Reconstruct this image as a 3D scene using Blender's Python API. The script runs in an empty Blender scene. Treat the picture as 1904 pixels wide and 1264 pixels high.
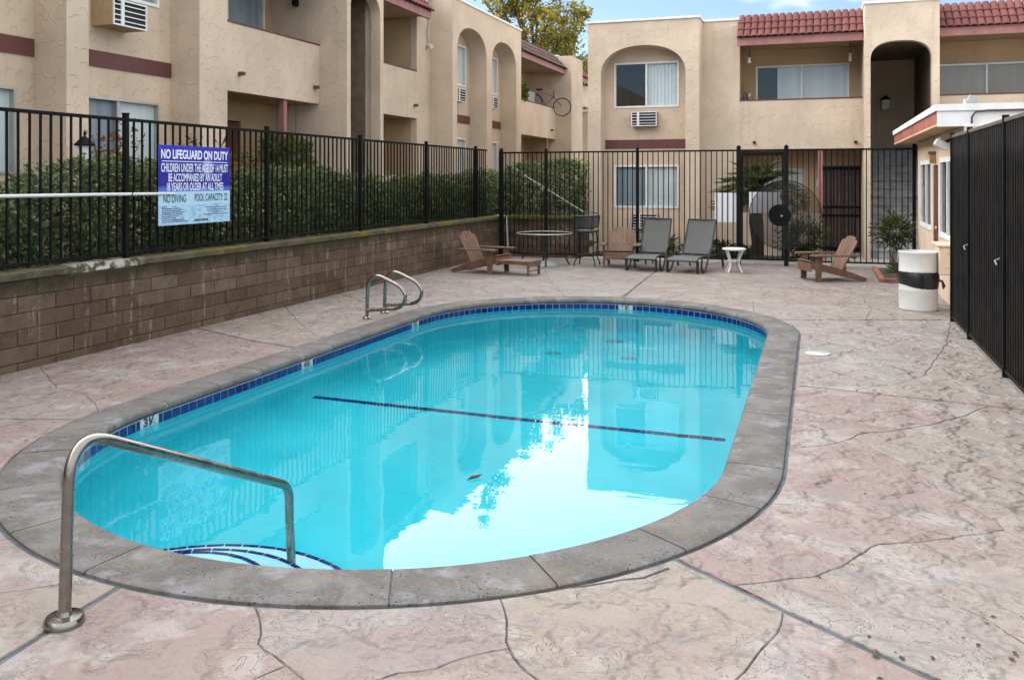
import bpy, bmesh, math, random
import numpy as np
from mathutils import Vector, Matrix
from mathutils.geometry import delaunay_2d_cdt

random.seed(7)
PI = math.pi
S = bpy.context.scene
COL = S.collection

# ------------------------------------------------------------------ camera
cam_data = bpy.data.cameras.new('camera')
cam = bpy.data.objects.new('camera', cam_data)
COL.objects.link(cam)
cam.location = (0, 0, 1.72)
cam.rotation_euler = (math.radians(90), 0, math.atan(568 / 1650))
cam_data.sensor_width = 36.0
cam_data.lens = 36.0 * 1650 / 1904
cam_data.shift_y = -300 / 1904
cam_data.clip_start = 0.05
cam_data.clip_end = 2000
S.camera = cam

# ------------------------------------------------------------------ sky, sun, exposure
SUN_AZ = math.radians(-78)      # measured from +Y towards +X: low in the west, behind the left building
SUN_EL = math.radians(13)
world = bpy.data.worlds.new('World')
S.world = world
world.use_nodes = True
wn = world.node_tree.nodes
wl = world.node_tree.links
for n in list(wn):
    wn.remove(n)


def wnode(t, **kw):
    n = wn.new(t)
    for k, v in kw.items():
        setattr(n, k, v)
    return n


wout = wnode('ShaderNodeOutputWorld')
wbg = wnode('ShaderNodeBackground')
sky = wnode('ShaderNodeTexSky', sky_type='NISHITA', sun_disc=False)
sky.sun_elevation = SUN_EL
sky.sun_rotation = SUN_AZ
sky.air_density = 1.0
sky.dust_density = 0.0
sky.ozone_density = 3.0
wtc = wnode('ShaderNodeTexCoord')
wsep = wnode('ShaderNodeSeparateXYZ')
wl.new(wtc.outputs['Generated'], wsep.inputs[0])
# broken bright cloud that closes up overhead, clear blue lower down
wmap = wnode('ShaderNodeMapping')
wmap.inputs['Scale'].default_value = (1.0, 1.0, 2.6)
wl.new(wtc.outputs['Generated'], wmap.inputs[0])
wnoi = wnode('ShaderNodeTexNoise')
wnoi.inputs['Scale'].default_value = 3.2
wnoi.inputs['Detail'].default_value = 4
wnoi.inputs['Roughness'].default_value = 0.58
wl.new(wmap.outputs[0], wnoi.inputs['Vector'])
wel = wnode('ShaderNodeMapRange')
wel.inputs['From Min'].default_value = 0.17
wel.inputs['From Max'].default_value = 0.27
wel.inputs['To Min'].default_value = -0.30
wel.inputs['To Max'].default_value = 0.42
wl.new(wsep.outputs['Z'], wel.inputs['Value'])
wadd = wnode('ShaderNodeMath', operation='ADD')
wl.new(wnoi.outputs['Fac'], wadd.inputs[0])
wl.new(wel.outputs[0], wadd.inputs[1])
wcl = wnode('ShaderNodeMapRange', interpolation_type='SMOOTHSTEP')
wcl.inputs['From Min'].default_value = 0.42
wcl.inputs['From Max'].default_value = 0.66
wl.new(wadd.outputs[0], wcl.inputs['Value'])
wmix = wnode('ShaderNodeMix', data_type='RGBA')
wl.new(wcl.outputs[0], wmix.inputs['Factor'])
wclear = wnode('ShaderNodeVectorMath', operation='MULTIPLY')
wclear.inputs[1].default_value = (1.55, 1.32, 1.40)
wl.new(sky.outputs[0], wclear.inputs[0])
wl.new(wclear.outputs[0], wmix.inputs[6])
# cloud is brighter on the side of the low sun
wdot = wnode('ShaderNodeVectorMath', operation='DOT_PRODUCT')
wdot.inputs[1].default_value = (math.sin(SUN_AZ), math.cos(SUN_AZ), 0)
wl.new(wtc.outputs['Generated'], wdot.inputs[0])
wsun = wnode('ShaderNodeMapRange', interpolation_type='SMOOTHSTEP')
wsun.inputs['From Min'].default_value = -0.3
wsun.inputs['From Max'].default_value = 0.9
wsun.inputs['To Min'].default_value = 0.72
wsun.inputs['To Max'].default_value = 2.4
wl.new(wdot.outputs['Value'], wsun.inputs['Value'])
wcol = wnode('ShaderNodeVectorMath', operation='SCALE')
wcol.inputs[0].default_value = (12.6, 12.5, 12.6)
wl.new(wsun.outputs[0], wcol.inputs['Scale'])
wl.new(wcol.outputs[0], wmix.inputs[7])
wl.new(wmix.outputs[2], wbg.inputs['Color'])
wbg.inputs['Strength'].default_value = 0.15
world.cycles.sampling_method = 'MANUAL'
world.cycles.sample_map_resolution = 256
wl.new(wbg.outputs[0], wout.inputs['Surface'])

sun_data = bpy.data.lights.new('sun', 'SUN')
sun_data.energy = 2.6
sun_data.angle = math.radians(0.53)
sun_data.color = (1.0, 0.78, 0.52)
sun = bpy.data.objects.new('sun', sun_data)
COL.objects.link(sun)
sdir = Vector((math.sin(SUN_AZ) * math.cos(SUN_EL), math.cos(SUN_AZ) * math.cos(SUN_EL), math.sin(SUN_EL)))
sun.location = sdir * 80
sun.rotation_euler = sdir.to_track_quat('Z', 'Y').to_euler()

S.view_settings.view_transform = 'Standard'
S.view_settings.look = 'None'
S.view_settings.exposure = 0.45
S.view_settings.gamma = 1.0
S.view_settings.use_curve_mapping = False
S.cycles.max_bounces = 10
S.cycles.diffuse_bounces = 3
S.cycles.adaptive_threshold = 0.03
S.cycles.glossy_bounces = 4
S.cycles.transmission_bounces = 8
S.cycles.transparent_max_bounces = 24
S.cycles.sample_clamp_indirect = 6.0
S.cycles.caustics_refractive = True
S.cycles.caustics_reflective = False
S.cycles.use_denoising = True

# ------------------------------------------------------------------ materials
MATS = {}


class NT:
    def __init__(self, name):
        self.m = bpy.data.materials.new(name)
        self.m.use_nodes = True
        self.t = self.m.node_tree
        self.bsdf = self.t.nodes['Principled BSDF']
        self.out = self.t.nodes['Material Output']
        MATS[name] = self.m

    def n(self, typ, ins=None, **props):
        nd = self.t.nodes.new('ShaderNode' + typ)
        for k, v in props.items():
            setattr(nd, k, v)
        for k, v in (ins or {}).items():
            self.set(nd, k, v)
        return nd

    def set(self, nd, k, v):
        sock = nd.inputs[k]
        if hasattr(v, 'is_output'):
            self.t.links.new(v, sock)
        elif isinstance(v, bpy.types.Node):
            self.t.links.new(v.outputs[0], sock)
        else:
            if isinstance(v, tuple) and len(v) == 3 and sock.type == 'RGBA':
                v = (*v, 1)
            sock.default_value = v

    def P(self, **kw):
        for k, v in kw.items():
            self.set(self.bsdf, k.replace('_', ' ').title().replace('Ior', 'IOR'), v)

    def obj(self, scale=None):
        tc = self.n('TexCoord').outputs['Object']
        if scale is None:
            return tc
        mp = self.n('Mapping', {'Vector': tc, 'Scale': scale})
        return mp.outputs[0]

    def pos(self):
        return self.n('NewGeometry').outputs['Position']

    def noise(self, vec, scale, detail=4, rough=0.55, dist=0.0):
        return self.n('TexNoise', {'Vector': vec, 'Scale': scale, 'Detail': min(detail, 4), 'Roughness': rough, 'Distortion': dist}).outputs['Fac']

    def rng(self, v, a, b, c=0.0, d=1.0, smooth=True):
        return self.n('MapRange', {'Value': v, 'From Min': a, 'From Max': b, 'To Min': c, 'To Max': d},
                      interpolation_type='SMOOTHSTEP' if smooth else 'LINEAR').outputs[0]

    def mix(self, f, a, b, blend='MIX'):
        nd = self.n('Mix', data_type='RGBA', blend_type=blend)
        self.set(nd, 0, f)
        self.set(nd, 6, a)
        self.set(nd, 7, b)
        return nd.outputs[2]

    def math(self, op, a, b=0.0, c=None):
        nd = self.n('Math', operation=op)
        self.set(nd, 0, a)
        self.set(nd, 1, b)
        if c is not None:
            self.set(nd, 2, c)
        return nd.outputs[0]

    def bump(self, h, strength=0.5, dist=0.01, normal=None):
        nd = self.n('Bump', {'Height': h, 'Strength': strength, 'Distance': dist})
        if normal is not None:
            self.set(nd, 'Normal', normal)
        return nd.outputs[0]

    def rand(self):
        return self.n('ObjectInfo').outputs['Random']

    def island(self):
        return self.n('NewGeometry').outputs['Random Per Island']


def simple(name, col, rough=0.6, metal=0.0, var=0.12, bump=0.0, bscale=60, spec=0.5):
    k = NT(name)
    v = k.pos()
    nz = k.noise(v, 5.0, 5)
    dark = tuple(c * (1 - var * 1.6) for c in col)
    lite = tuple(min(1, c * (1 + var)) for c in col)
    k.P(base_color=k.mix(k.rng(nz, 0.3, 0.7), dark, lite), roughness=rough, metallic=metal)
    k.set(k.bsdf, 'Specular IOR Level', spec)
    if bump:
        k.P(normal=k.bump(k.noise(v, bscale, 4), bump, 0.004))
    return k.m


def stucco(name, col):
    k = NT(name)
    p = k.pos()
    # crescent trowel marks, one arc per cell, laid out in the plane of the wall
    sx = k.n('SeparateXYZ', {0: p})
    uv = k.n('CombineXYZ', {0: k.math('ADD', sx.outputs['X'], sx.outputs['Y']), 1: sx.outputs['Z'], 2: 0.0})
    warp = k.n('TexNoise', {'Vector': uv.outputs[0], 'Scale': 3.0, 'Detail': 2}, noise_dimensions='2D').outputs['Color']
    ws = k.n('VectorMath', operation='MULTIPLY_ADD')
    k.set(ws, 0, warp)
    ws.inputs[1].default_value = (.10, .10, 0)
    k.set(ws, 2, uv.outputs[0])
    vo = k.n('TexVoronoi', {'Vector': ws.outputs[0], 'Scale': 5.9, 'Randomness': .85}, feature='F1', voronoi_dimensions='2D')
    dv = k.n('VectorMath', operation='SUBTRACT')
    k.set(dv, 0, ws.outputs[0])
    k.set(dv, 1, vo.outputs['Position'])
    rd = k.n('VectorMath', operation='SUBTRACT')
    k.set(rd, 0, vo.outputs['Color'])
    rd.inputs[1].default_value = (.78, .22, .5)
    nrm1 = k.n('VectorMath', operation='NORMALIZE')
    nrm2 = k.n('VectorMath', operation='NORMALIZE')
    flat = k.n('VectorMath', operation='MULTIPLY')
    k.set(flat, 0, rd.outputs[0])
    flat.inputs[1].default_value = (1, 1, 0)
    k.set(nrm1, 0, dv.outputs[0])
    k.set(nrm2, 0, flat.outputs[0])
    dt = k.n('VectorMath', operation='DOT_PRODUCT')
    k.set(dt, 0, nrm1.outputs[0])
    k.set(dt, 1, nrm2.outputs[0])
    side = k.rng(dt.outputs['Value'], -0.15, 0.45)
    rr = k.n('SeparateColor', {0: vo.outputs['Color']}).outputs[2]
    d = k.math('DIVIDE', vo.outputs['Distance'], k.math('MULTIPLY_ADD', rr, .16, .30))
    up = k.rng(d, 0.62, 1.0)
    dn = k.rng(d, 1.0, 1.10, 1.0, 0.0)
    hs = k.math('MULTIPLY', k.math('MULTIPLY', up, dn), side)
    line = k.math('MULTIPLY', k.math('MULTIPLY', k.rng(d, 1.02, 1.08), k.rng(d, 1.10, 1.20, 1, 0)), side)
    fine = k.noise(p, 45, 5, 0.65)
    med = k.noise(p, 7, 4)
    h = k.math('ADD', k.math('MULTIPLY', hs, 1.0), k.math('ADD', k.math('MULTIPLY', fine, 0.10), k.math('MULTIPLY', med, 0.5)))
    big = k.noise(p, 0.9, 6, 0.6)
    strk = k.noise(k.n('Mapping', {'Vector': p, 'Scale': (2.5, 2.5, 0.22)}).outputs[0], 1.6, 5, 0.6)
    c = k.mix(k.rng(big, 0.3, 0.72), tuple(x * 0.86 for x in col), tuple(min(1, x * 1.07) for x in col))
    c = k.mix(k.rng(strk, 0.54, 0.80, 0.0, 0.36), c, (col[0] * 0.62, col[1] * 0.60, col[2] * 0.56))
    # grime caught under the ridges
    c = k.mix(k.math('MULTIPLY', line, 0.18), c, tuple(x * 0.5 for x in col))
    k.P(base_color=c, roughness=0.92, normal=k.bump(h, .66, 0.009))
    k.set(k.bsdf, 'Specular IOR Level', 0.2)
    return k.m


def mk_materials():
    stucco('stucco', (0.615, 0.502, 0.388))
    stucco('stucco_recess', (0.62, 0.495, 0.375))
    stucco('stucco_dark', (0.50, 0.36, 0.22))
    simple('band_red', (0.125, 0.040, 0.038), 0.6, var=0.08)
    simple('fascia_pink', (0.33, 0.145, 0.135), 0.6, var=0.12, bump=.15)
    simple('fascia_red', (0.32, 0.085, 0.06), 0.7, var=0.25, bump=.3)
    simple('white_metal', (0.72, 0.73, 0.74), 0.4, var=0.05)
    simple('white_paint', (0.76, 0.76, 0.75), 0.5, var=0.05)
    simple('white_plastic', (0.62, 0.62, 0.61), 0.35, var=0.04)
    simple('aluminium', (0.48, 0.49, 0.49), 0.45, 0.6, var=0.06)
    simple('black_paint', (0.006, 0.006, 0.007), 0.6, var=0.2, spec=.12)
    simple('black_rail', (0.10, 0.075, 0.06), 0.5, var=0.2)
    simple('iron_worn', (0.013, 0.012, 0.011), 0.5, var=0.4, spec=.3)
    simple('black_plastic', (0.014, 0.014, 0.016), 0.3, var=0.3, bump=.6, bscale=30)
    simple('dark_door', (0.085, 0.050, 0.042), 0.5, var=0.2)
    simple('door_red', (0.105, 0.032, 0.026), 0.55, var=0.1)
    simple('wood_brown', (0.158, 0.087, 0.056), 0.65, var=0.16, bump=.25, bscale=90)
    simple('chair_frame', (0.022, 0.024, 0.028), 0.42, 0.2, var=0.2)
    simple('concrete', (0.33, 0.32, 0.31), 0.9, var=0.16, bump=.4, bscale=70)
    simple('stair_concrete', (0.50, 0.53, 0.54), 0.9, var=0.16, bump=.4, bscale=70)
    simple('soil', (0.055, 0.038, 0.028), 1.0, var=0.4, bump=1.0, bscale=30)
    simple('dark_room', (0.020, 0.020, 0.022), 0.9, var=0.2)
    simple('bark', (0.10, 0.075, 0.055), 0.95, var=0.35, bump=1.0, bscale=25)
    simple('palm_trunk', (0.045, 0.035, 0.028), 1.0, var=0.4, bump=1.0, bscale=35)
    simple('terracotta', (0.30, 0.075, 0.035), 0.8, var=0.2)
    simple('planter_brick', (0.26, 0.10, 0.07), 0.9, var=0.3, bump=.5)
    simple('grout', (0.055, 0.060, 0.070), 0.95, var=0.3, bump=.4)
    simple('joint_grey', (0.085, 0.098, 0.112), 0.9, var=0.25, bump=.4)
    simple('brass', (0.45, 0.28, 0.10), 0.35, 0.8, var=0.1)
    simple('lamp_glass', (0.55, 0.50, 0.38), 0.3, var=0.1)
    simple('grey_plastic', (0.28, 0.30, 0.30), 0.5, var=0.1)
    simple('drain_blue', (0.015, 0.34, 0.46), 0.5, var=0.1)
    simple('hall_shade_stucco', (0.20, 0.145, 0.10), .9, var=.15, bump=.3)  # stair hall stucco with its shade painted in as a darker brown
    simple('cable_dark', (0.07, 0.05, 0.05), 0.6, var=0.1)
    simple('rubber', (0.012, 0.012, 0.012), 0.7, var=0.1)
    simple('shingle', (0.055, 0.040, 0.034), 0.95, var=0.35, bump=.8, bscale=40)

    # roof tile
    k = NT('roof_tile')
    p = k.pos()
    r = k.rand()
    c = k.mix(r, (0.112, 0.030, 0.027), (0.165, 0.050, 0.042))
    c = k.mix(k.rng(k.noise(p, 9, 5), 0.5, 0.8, 0, .6), c, (0.16, 0.055, 0.045))
    k.P(base_color=c, roughness=0.85, normal=k.bump(k.noise(p, 50, 4), .4, .004))

    k = NT('roof_tile_old')
    p = k.pos()
    c = k.mix(k.rand(), (0.060, 0.036, 0.031), (0.115, 0.062, 0.050))
    c = k.mix(k.rng(k.noise(p, 9, 4), .45, .75, 0, .7), c, (0.05, 0.040, 0.036))
    k.P(base_color=c, roughness=0.9, normal=k.bump(k.noise(p, 50, 4), .4, .004))

    # block wall
    k = NT('block')
    p = k.pos()
    r = k.rand()
    r2 = k.math('FRACT', k.math('MULTIPLY', r, 7.31))
    c = k.mix(r, (0.094, 0.063, 0.043), (0.148, 0.103, 0.072))
    c = k.mix(k.rng(r2, 0.80, 0.97, 0, .42), c, (0.21, 0.165, 0.120))
    sep = k.n('SeparateXYZ', {0: p})
    z = sep.outputs['Z']
    n1 = k.noise(p, 6.0, 6, 0.62)
    c = k.mix(k.rng(n1, 0.40, 0.75, 0, .55), c, (0.050, 0.035, 0.026))
    n3 = k.noise(p, 2.3, 5, 0.6)
    c = k.mix(k.rng(n3, 0.52, 0.72, 0, .45), c, (0.155, 0.118, 0.088))
    # pale lime run-down
    st = k.noise(k.n('Mapping', {'Vector': p, 'Scale': (1, 5.5, 0.55)}).outputs[0], 1.8, 5, 0.65)
    st2 = k.noise(p, 14, 4, 0.6)
    lime = k.math('MULTIPLY', k.rng(st, 0.56, 0.66), k.rng(st2, 0.40, 0.56))
    c = k.mix(k.math('MULTIPLY', lime, 0.40), c, (0.42, 0.36, 0.30))
    # damp dark green top course
    topm = k.rng(k.math('ADD', z, k.math('MULTIPLY', n1, .22)), 0.74, 0.90)
    c = k.mix(k.math('MULTIPLY', topm, .85), c, (0.030, 0.030, 0.016))
    k.P(base_color=c, roughness=0.95, normal=k.bump(k.math('ADD', k.noise(p, 55, 5, .7), k.math('MULTIPLY', n1, 1.2)), 1.0, .012))
    k.set(k.bsdf, 'Specular IOR Level', 0.2)

    # wall cap with moss
    k = NT('cap')
    p = k.pos()
    n1 = k.noise(p, 4, 6, .62)
    c = k.mix(k.rng(n1, .35, .7), (0.055, 0.045, 0.028), (0.11, 0.095, 0.060))
    n2 = k.noise(p, 1.3, 5, .6)
    y = k.n('SeparateXYZ', {0: p}).outputs['Y']
    c = k.mix(k.math('MULTIPLY', k.rng(n2, .43, .60), k.rng(y, 7.4, 9.0)), c, (0.135, 0.112, 0.012))
    brk = k.math('MULTIPLY', k.rng(k.math('ABSOLUTE', k.math('SUBTRACT', y, 7.1)), .25, .6, 1, 0), k.rng(k.noise(p, 9, 4), .42, .52))
    c = k.mix(brk, c, (0.40, 0.38, 0.33))
    k.P(base_color=c, roughness=1.0, normal=k.bump(k.noise(p, 30, 6, .7), 1.0, .02))

    # deck slab: stamped, stained concrete
    k = NT('deck_slab')
    p = k.pos()
    r = k.rand()
    r2 = k.math('FRACT', k.math('MULTIPLY', r, 5.77))

    def at(x, y):
        return k.n('Mapping', {'Vector': p, 'Location': (x, y, 0)}).outputs[0]
    base = k.mix(k.rng(r, .35, .75), (0.230, 0.198, 0.170), (0.216, 0.163, 0.152))
    base = k.mix(k.rng(r2, .25, .95, 0, .8), base, (0.225, 0.208, 0.201))
    base = k.mix(k.rng(k.noise(p, 1.2, 4, .65), .47, .63, 0, .55), base, (0.200, 0.144, 0.132))
    base = k.mix(k.rng(k.noise(at(7, 3), 2.1, 4, .68), .50, .64, 0, .70), base, (0.296, 0.276, 0.266))
    base = k.mix(k.rng(k.noise(at(17, 9), 3.3, 4, .70), .53, .66, 0, .60), base, (0.160, 0.148, 0.150))
    base = k.mix(k.rng(k.noise(at(37, 19), 2.6, 4, .70), .54, .68, 0, .40), base, (0.239, 0.194, 0.147))
    # slate-like ledges
    rot = k.n('Mapping', {'Vector': p, 'Rotation': (0, 0, 0.5), 'Scale': (1.0, 1.35, 1)}).outputs[0]
    hn = k.noise(rot, 5.2, 4, .66, .5)
    x = k.math('MULTIPLY', hn, 7.0)
    fl = k.math('FLOOR', x)
    fr = k.math('SUBTRACT', x, fl)
    gate = k.rng(k.noise(at(5, 50), 3.4, 3), .40, .58)
    stp = k.math('ADD', fl, k.rng(fr, 0.0, 0.13))
    edge = k.math('MULTIPLY', k.rng(fr, 0.02, 0.13, 1, 0), gate)
    rim = k.math('MULTIPLY', k.rng(fr, 0.13, 0.42, 1, 0), gate)
    fine = k.noise(p, 38, 4, .70)
    h = k.math('ADD', k.math('ADD', k.math('MULTIPLY', k.math('MULTIPLY', stp, gate), .55), k.math('MULTIPLY', hn, 1.6)), k.math('MULTIPLY', fine, .40))
    c = k.mix(k.math('MULTIPLY', rim, .32), base, (0.344, 0.310, 0.282))
    c = k.mix(k.math('MULTIPLY', edge, .36), c, (0.095, 0.075, 0.070))
    c = k.mix(k.rng(fine, .56, .76, 0, .38), c, (0.344, 0.306, 0.277))
    c = k.mix(k.rng(fine, .46, .30, 0, .18), c, (0.110, 0.089, 0.084))
    sp = k.noise(p, 130, 2, .5)
    c = k.mix(k.rng(sp, .69, .77, 0, .5), c, (0.05, 0.045, 0.042))
    blot = k.noise(at(3, 31), 6.5, 4, .65)
    c = k.mix(k.rng(blot, .70, .80, 0, .5), c, (0.075, 0.066, 0.066))
    k.P(base_color=c, roughness=k.rng(fine, .3, .7, .50, .80), normal=k.bump(h, 0.85, .018))
    k.set(k.bsdf, 'Specular IOR Level', 0.4)

    # coping stone
    k = NT('coping_stone')
    p = k.pos()
    r = k.rand()
    c = k.mix(r, (0.116, 0.114, 0.111), (0.148, 0.143, 0.138))
    n1 = k.noise(p, 3.6, 4, .68)
    c = k.mix(k.rng(n1, .42, .58, 0, 1.0), c, (0.097, 0.090, 0.085))
    n4 = k.noise(k.n('Mapping', {'Vector': p, 'Location': (9, 2, 0)}).outputs[0], 2.6, 4, .68)
    c = k.mix(k.rng(n4, .52, .66, 0, .42), c, (0.169, 0.146, 0.111))
    n5 = k.noise(k.n('Mapping', {'Vector': p, 'Location': (19, 22, 0)}).outputs[0], 4.2, 4, .68)
    c = k.mix(k.rng(n5, .53, .68, 0, .75), c, (0.210, 0.216, 0.234))
    pores = k.n('TexVoronoi', {'Vector': p, 'Scale': 46.0}, feature='F1').outputs['Distance']
    pm = k.math('MULTIPLY', k.rng(pores, .12, .28, 1, 0), k.rng(k.noise(p, 5, 3), .50, .62))
    fine = k.noise(p, 60, 4, .72)
    c = k.mix(k.rng(fine, .52, .74, 0, .5), c, (0.246, 0.238, 0.231))
    c = k.mix(k.rng(fine, .46, .30, 0, .4), c, (0.07, 0.066, 0.062))
    c = k.mix(k.math('MULTIPLY', pm, .75), c, (0.03, 0.028, 0.027))
    h = k.math('SUBTRACT', k.math('ADD', k.math('MULTIPLY', fine, .7), k.math('MULTIPLY', n1, .6)), k.math('MULTIPLY', pm, 1.2))
    k.P(base_color=c, roughness=.82, normal=k.bump(h, .9, .007))
    k.set(k.bsdf, 'Specular IOR Level', 0.35)

    # pool finishes
    k = NT('pool_tile')
    r = k.rand()
    p = k.pos()
    c = k.mix(r, (0.003, 0.007, 0.075), (0.007, 0.016, 0.155))
    c = k.mix(k.rng(k.noise(p, 25, 3), .45, .7, 0, .5), c, (0.012, 0.03, 0.27))
    k.P(base_color=c, roughness=.12)
    k = NT('marker_tile')
    k.P(base_color=k.mix(k.noise(k.pos(), 30), (0.42, 0.47, 0.48), (0.54, 0.58, 0.58)), roughness=.2)
    k = NT('tile_grout')
    k.P(base_color=k.mix(k.noise(k.pos(), 20), (0.26, 0.31, 0.38), (0.38, 0.43, 0.48)), roughness=.8)
    k = NT('plaster')
    p = k.pos()
    n1 = k.noise(p, .9, 5, .6)
    c = k.mix(k.rng(n1, .3, .7), (0.024, 0.535, 0.665), (0.046, 0.625, 0.755))
    k.P(base_color=c, roughness=.8, normal=k.bump(k.noise(p, 40), .1, .003))
    k.set(k.bsdf, 'Specular IOR Level', 0.1)
    k = NT('step_plaster')
    p = k.pos()
    k.P(base_color=k.mix(k.noise(p, 2), (0.34, 0.76, 0.86), (0.46, 0.84, 0.91)), roughness=.8)
    # water
    k = NT('water')
    p = k.pos()
    w1 = k.noise(p, 1.3, 2, .5)
    w2 = k.noise(k.n('Mapping', {'Vector': p, 'Scale': (1, 1.6, 1)}).outputs[0], 5.5, 2, .5)
    h = k.math('ADD', w1, k.math('MULTIPLY', w2, .16))
    nrm = k.bump(h, .115, .022)
    k.P(base_color=(0.86, 0.985, 1.0), roughness=0.0, transmission_weight=1.0, ior=1.33, normal=nrm)

    # metals
    k = NT('steel')
    p = k.pos()
    n1 = k.noise(p, 14, 5)
    k.P(base_color=k.mix(n1, (0.20, 0.185, 0.168), (0.34, 0.325, 0.305)), metallic=1.0, roughness=k.rng(n1, .3, .8, .16, .36))

    # sling fabric
    k = NT('sling')
    p = k.obj()
    wv = k.n('TexWave', {'Vector': p, 'Scale': 60.0}, wave_type='BANDS', bands_direction='Z').outputs['Fac']
    c = k.mix(k.noise(k.pos(), 6, 5), (0.074, 0.076, 0.075), (0.108, 0.109, 0.106))
    k.P(base_color=c, roughness=.75, normal=k.bump(wv, .35, .002))
    # window glass
    for nm, tint in (('glass', (0.93, 0.95, 0.96)), ('table_glass', (0.55, 0.66, 0.62))):
        k = NT(nm)
        tr = k.n('BsdfTransparent', {'Color': tint})
        gl = k.n('BsdfGlossy', {'Color': (0.95, 0.97, 1.0), 'Roughness': 0.0})
        fr = k.n('Fresnel', {'IOR': 1.7})
        bf = k.n('NewGeometry').outputs['Backfacing']
        fac = k.math('MULTIPLY', fr.outputs[0], k.math('SUBTRACT', 1.0, bf))
        mx = k.n('MixShader', {0: fac, 1: tr.outputs[0], 2: gl.outputs[0]})
        k.t.links.new(mx.outputs[0], k.out.inputs['Surface'])
    k = NT('screen_mesh')
    tr = k.n('BsdfTransparent', {'Color': (1, 1, 1)})
    df = k.n('BsdfPrincipled', {'Base Color': (0.010, 0.010, 0.010), 'Roughness': .6})
    mx = k.n('MixShader', {0: .80, 1: tr.outputs[0], 2: df.outputs[0]})
    k.t.links.new(mx.outputs[0], k.out.inputs['Surface'])
    k = NT('guard_mesh')
    tr = k.n('BsdfTransparent', {'Color': (1, 1, 1)})
    df = k.n('BsdfPrincipled', {'Base Color': (0.012, 0.012, 0.013), 'Roughness': .5})
    mx = k.n('MixShader', {0: .28, 1: tr.outputs[0], 2: df.outputs[0]})
    k.t.links.new(mx.outputs[0], k.out.inputs['Surface'])
    # blinds
    for nm, a, b in (('blind_pale', (0.66, 0.72, 0.71), (0.80, 0.84, 0.82)), ('blind_grey', (0.24, 0.28, 0.32), (0.36, 0.41, 0.46))):
        k = NT(nm)
        k.P(base_color=k.mix(k.island(), a, b), roughness=.7)
    # sign sheet: printed sea and sky
    k = NT('sign_print')
    o = k.obj()
    sp = k.n('SeparateXYZ', {0: o})
    zz = sp.outputs['Z']
    c = k.mix(k.rng(zz, .20, .42), (0.018, 0.020, 0.30), (0.035, 0.035, 0.42))
    hz = k.noise(k.n('Mapping', {'Vector': o, 'Scale': (4, 4, 30)}).outputs[0], 1.2, 4)
    c = k.mix(k.rng(zz, -.05, .005, 1, 0), c, (0.10, 0.16, 0.55))
    c = k.mix(k.rng(zz, -.075, -.068, 1, 0), c, (0.44, 0.66, 0.82))
    wv = k.noise(k.n('Mapping', {'Vector': o, 'Scale': (1, 5, 26)}).outputs[0], 2.0, 6, .65)
    c = k.mix(k.math('MULTIPLY', k.math('MULTIPLY', k.rng(wv, .45, .62), k.rng(zz, -.24, -.21, 1, 0)), .7), c, (0.16, 0.30, 0.62))
    dx = k.math('SUBTRACT', sp.outputs['Y'], 0.20)
    dz = k.math('SUBTRACT', zz, 0.20)
    rr = k.math('SQRT', k.math('ADD', k.math('MULTIPLY', dx, dx), k.math('MULTIPLY', dz, dz)))
    c = k.mix(k.rng(rr, .045, .13, .55, 0), c, (0.62, 0.66, 0.90))
    k.P(base_color=c, roughness=.25)
    k = NT('sign_white')
    k.P(base_color=k.mix(k.noise(k.pos(), 8), (0.76, 0.79, 0.84), (0.84, 0.85, 0.87)), roughness=.5)
    k = NT('print_white')
    k.P(base_color=k.mix(k.noise(k.pos(), 20), (0.74, 0.78, 0.88), (0.82, 0.84, 0.90)), roughness=.4)
    k = NT('print_dark')
    k.P(base_color=k.mix(k.noise(k.pos(), 20), (0.02, 0.03, 0.06), (0.04, 0.05, 0.10)), roughness=.4)
    k = NT('print_faint')
    k.P(base_color=k.mix(k.noise(k.pos(), 20), (0.14, 0.20, 0.36), (0.20, 0.27, 0.44)), roughness=.4)

    # leaves
    def leaf(name, cols, trans=.35, rough=.45):
        k = NT(name)
        r = k.island()
        c = cols[0]
        for i in range(1, len(cols)):
            f = k.rng(r, (i - 1) / (len(cols) - 1), i / (len(cols) - 1), 0, 1, False)
            c = k.mix(f, c, cols[i])
        k.P(base_color=c, roughness=rough)
        k.set(k.bsdf, 'Specular IOR Level', .35)
        tl = k.n('BsdfTranslucent')
        k.set(tl, 'Color', k.mix(.5, c, (0.30, 0.30, 0.03)))
        mx = k.n('MixShader', {0: trans, 1: k.bsdf.outputs[0], 2: tl.outputs[0]})
        k.t.links.new(mx.outputs[0], k.out.inputs['Surface'])
    leaf('leaf_hedge', [(0.022, 0.046, 0.022), (0.050, 0.092, 0.040), (0.090, 0.145, 0.062), (0.170, 0.225, 0.110)], .22)
    leaf('leaf_young', [(0.09, 0.145, 0.05), (0.15, 0.21, 0.08), (0.24, 0.29, 0.14)], .3)
    leaf('leaf_dark', [(0.012, 0.024, 0.010), (0.026, 0.044, 0.016), (0.046, 0.070, 0.026)], .2)
    leaf('leaf_tree', [(0.075, 0.105, 0.030), (0.15, 0.17, 0.040), (0.30, 0.24, 0.045), (0.48, 0.31, 0.05)], .5)
    leaf('leaf_tree_green', [(0.050, 0.078, 0.026), (0.090, 0.125, 0.036), (0.20, 0.19, 0.045)], .5)
    leaf('leaf_red', [(0.16, 0.03, 0.02), (0.26, 0.07, 0.03), (0.09, 0.08, 0.03)], .35)
    leaf('leaf_palm', [(0.022, 0.040, 0.018), (0.045, 0.070, 0.030)], .25)
    leaf('leaf_fern', [(0.035, 0.062, 0.016), (0.075, 0.110, 0.026), (0.13, 0.14, 0.03)], .35)
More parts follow.
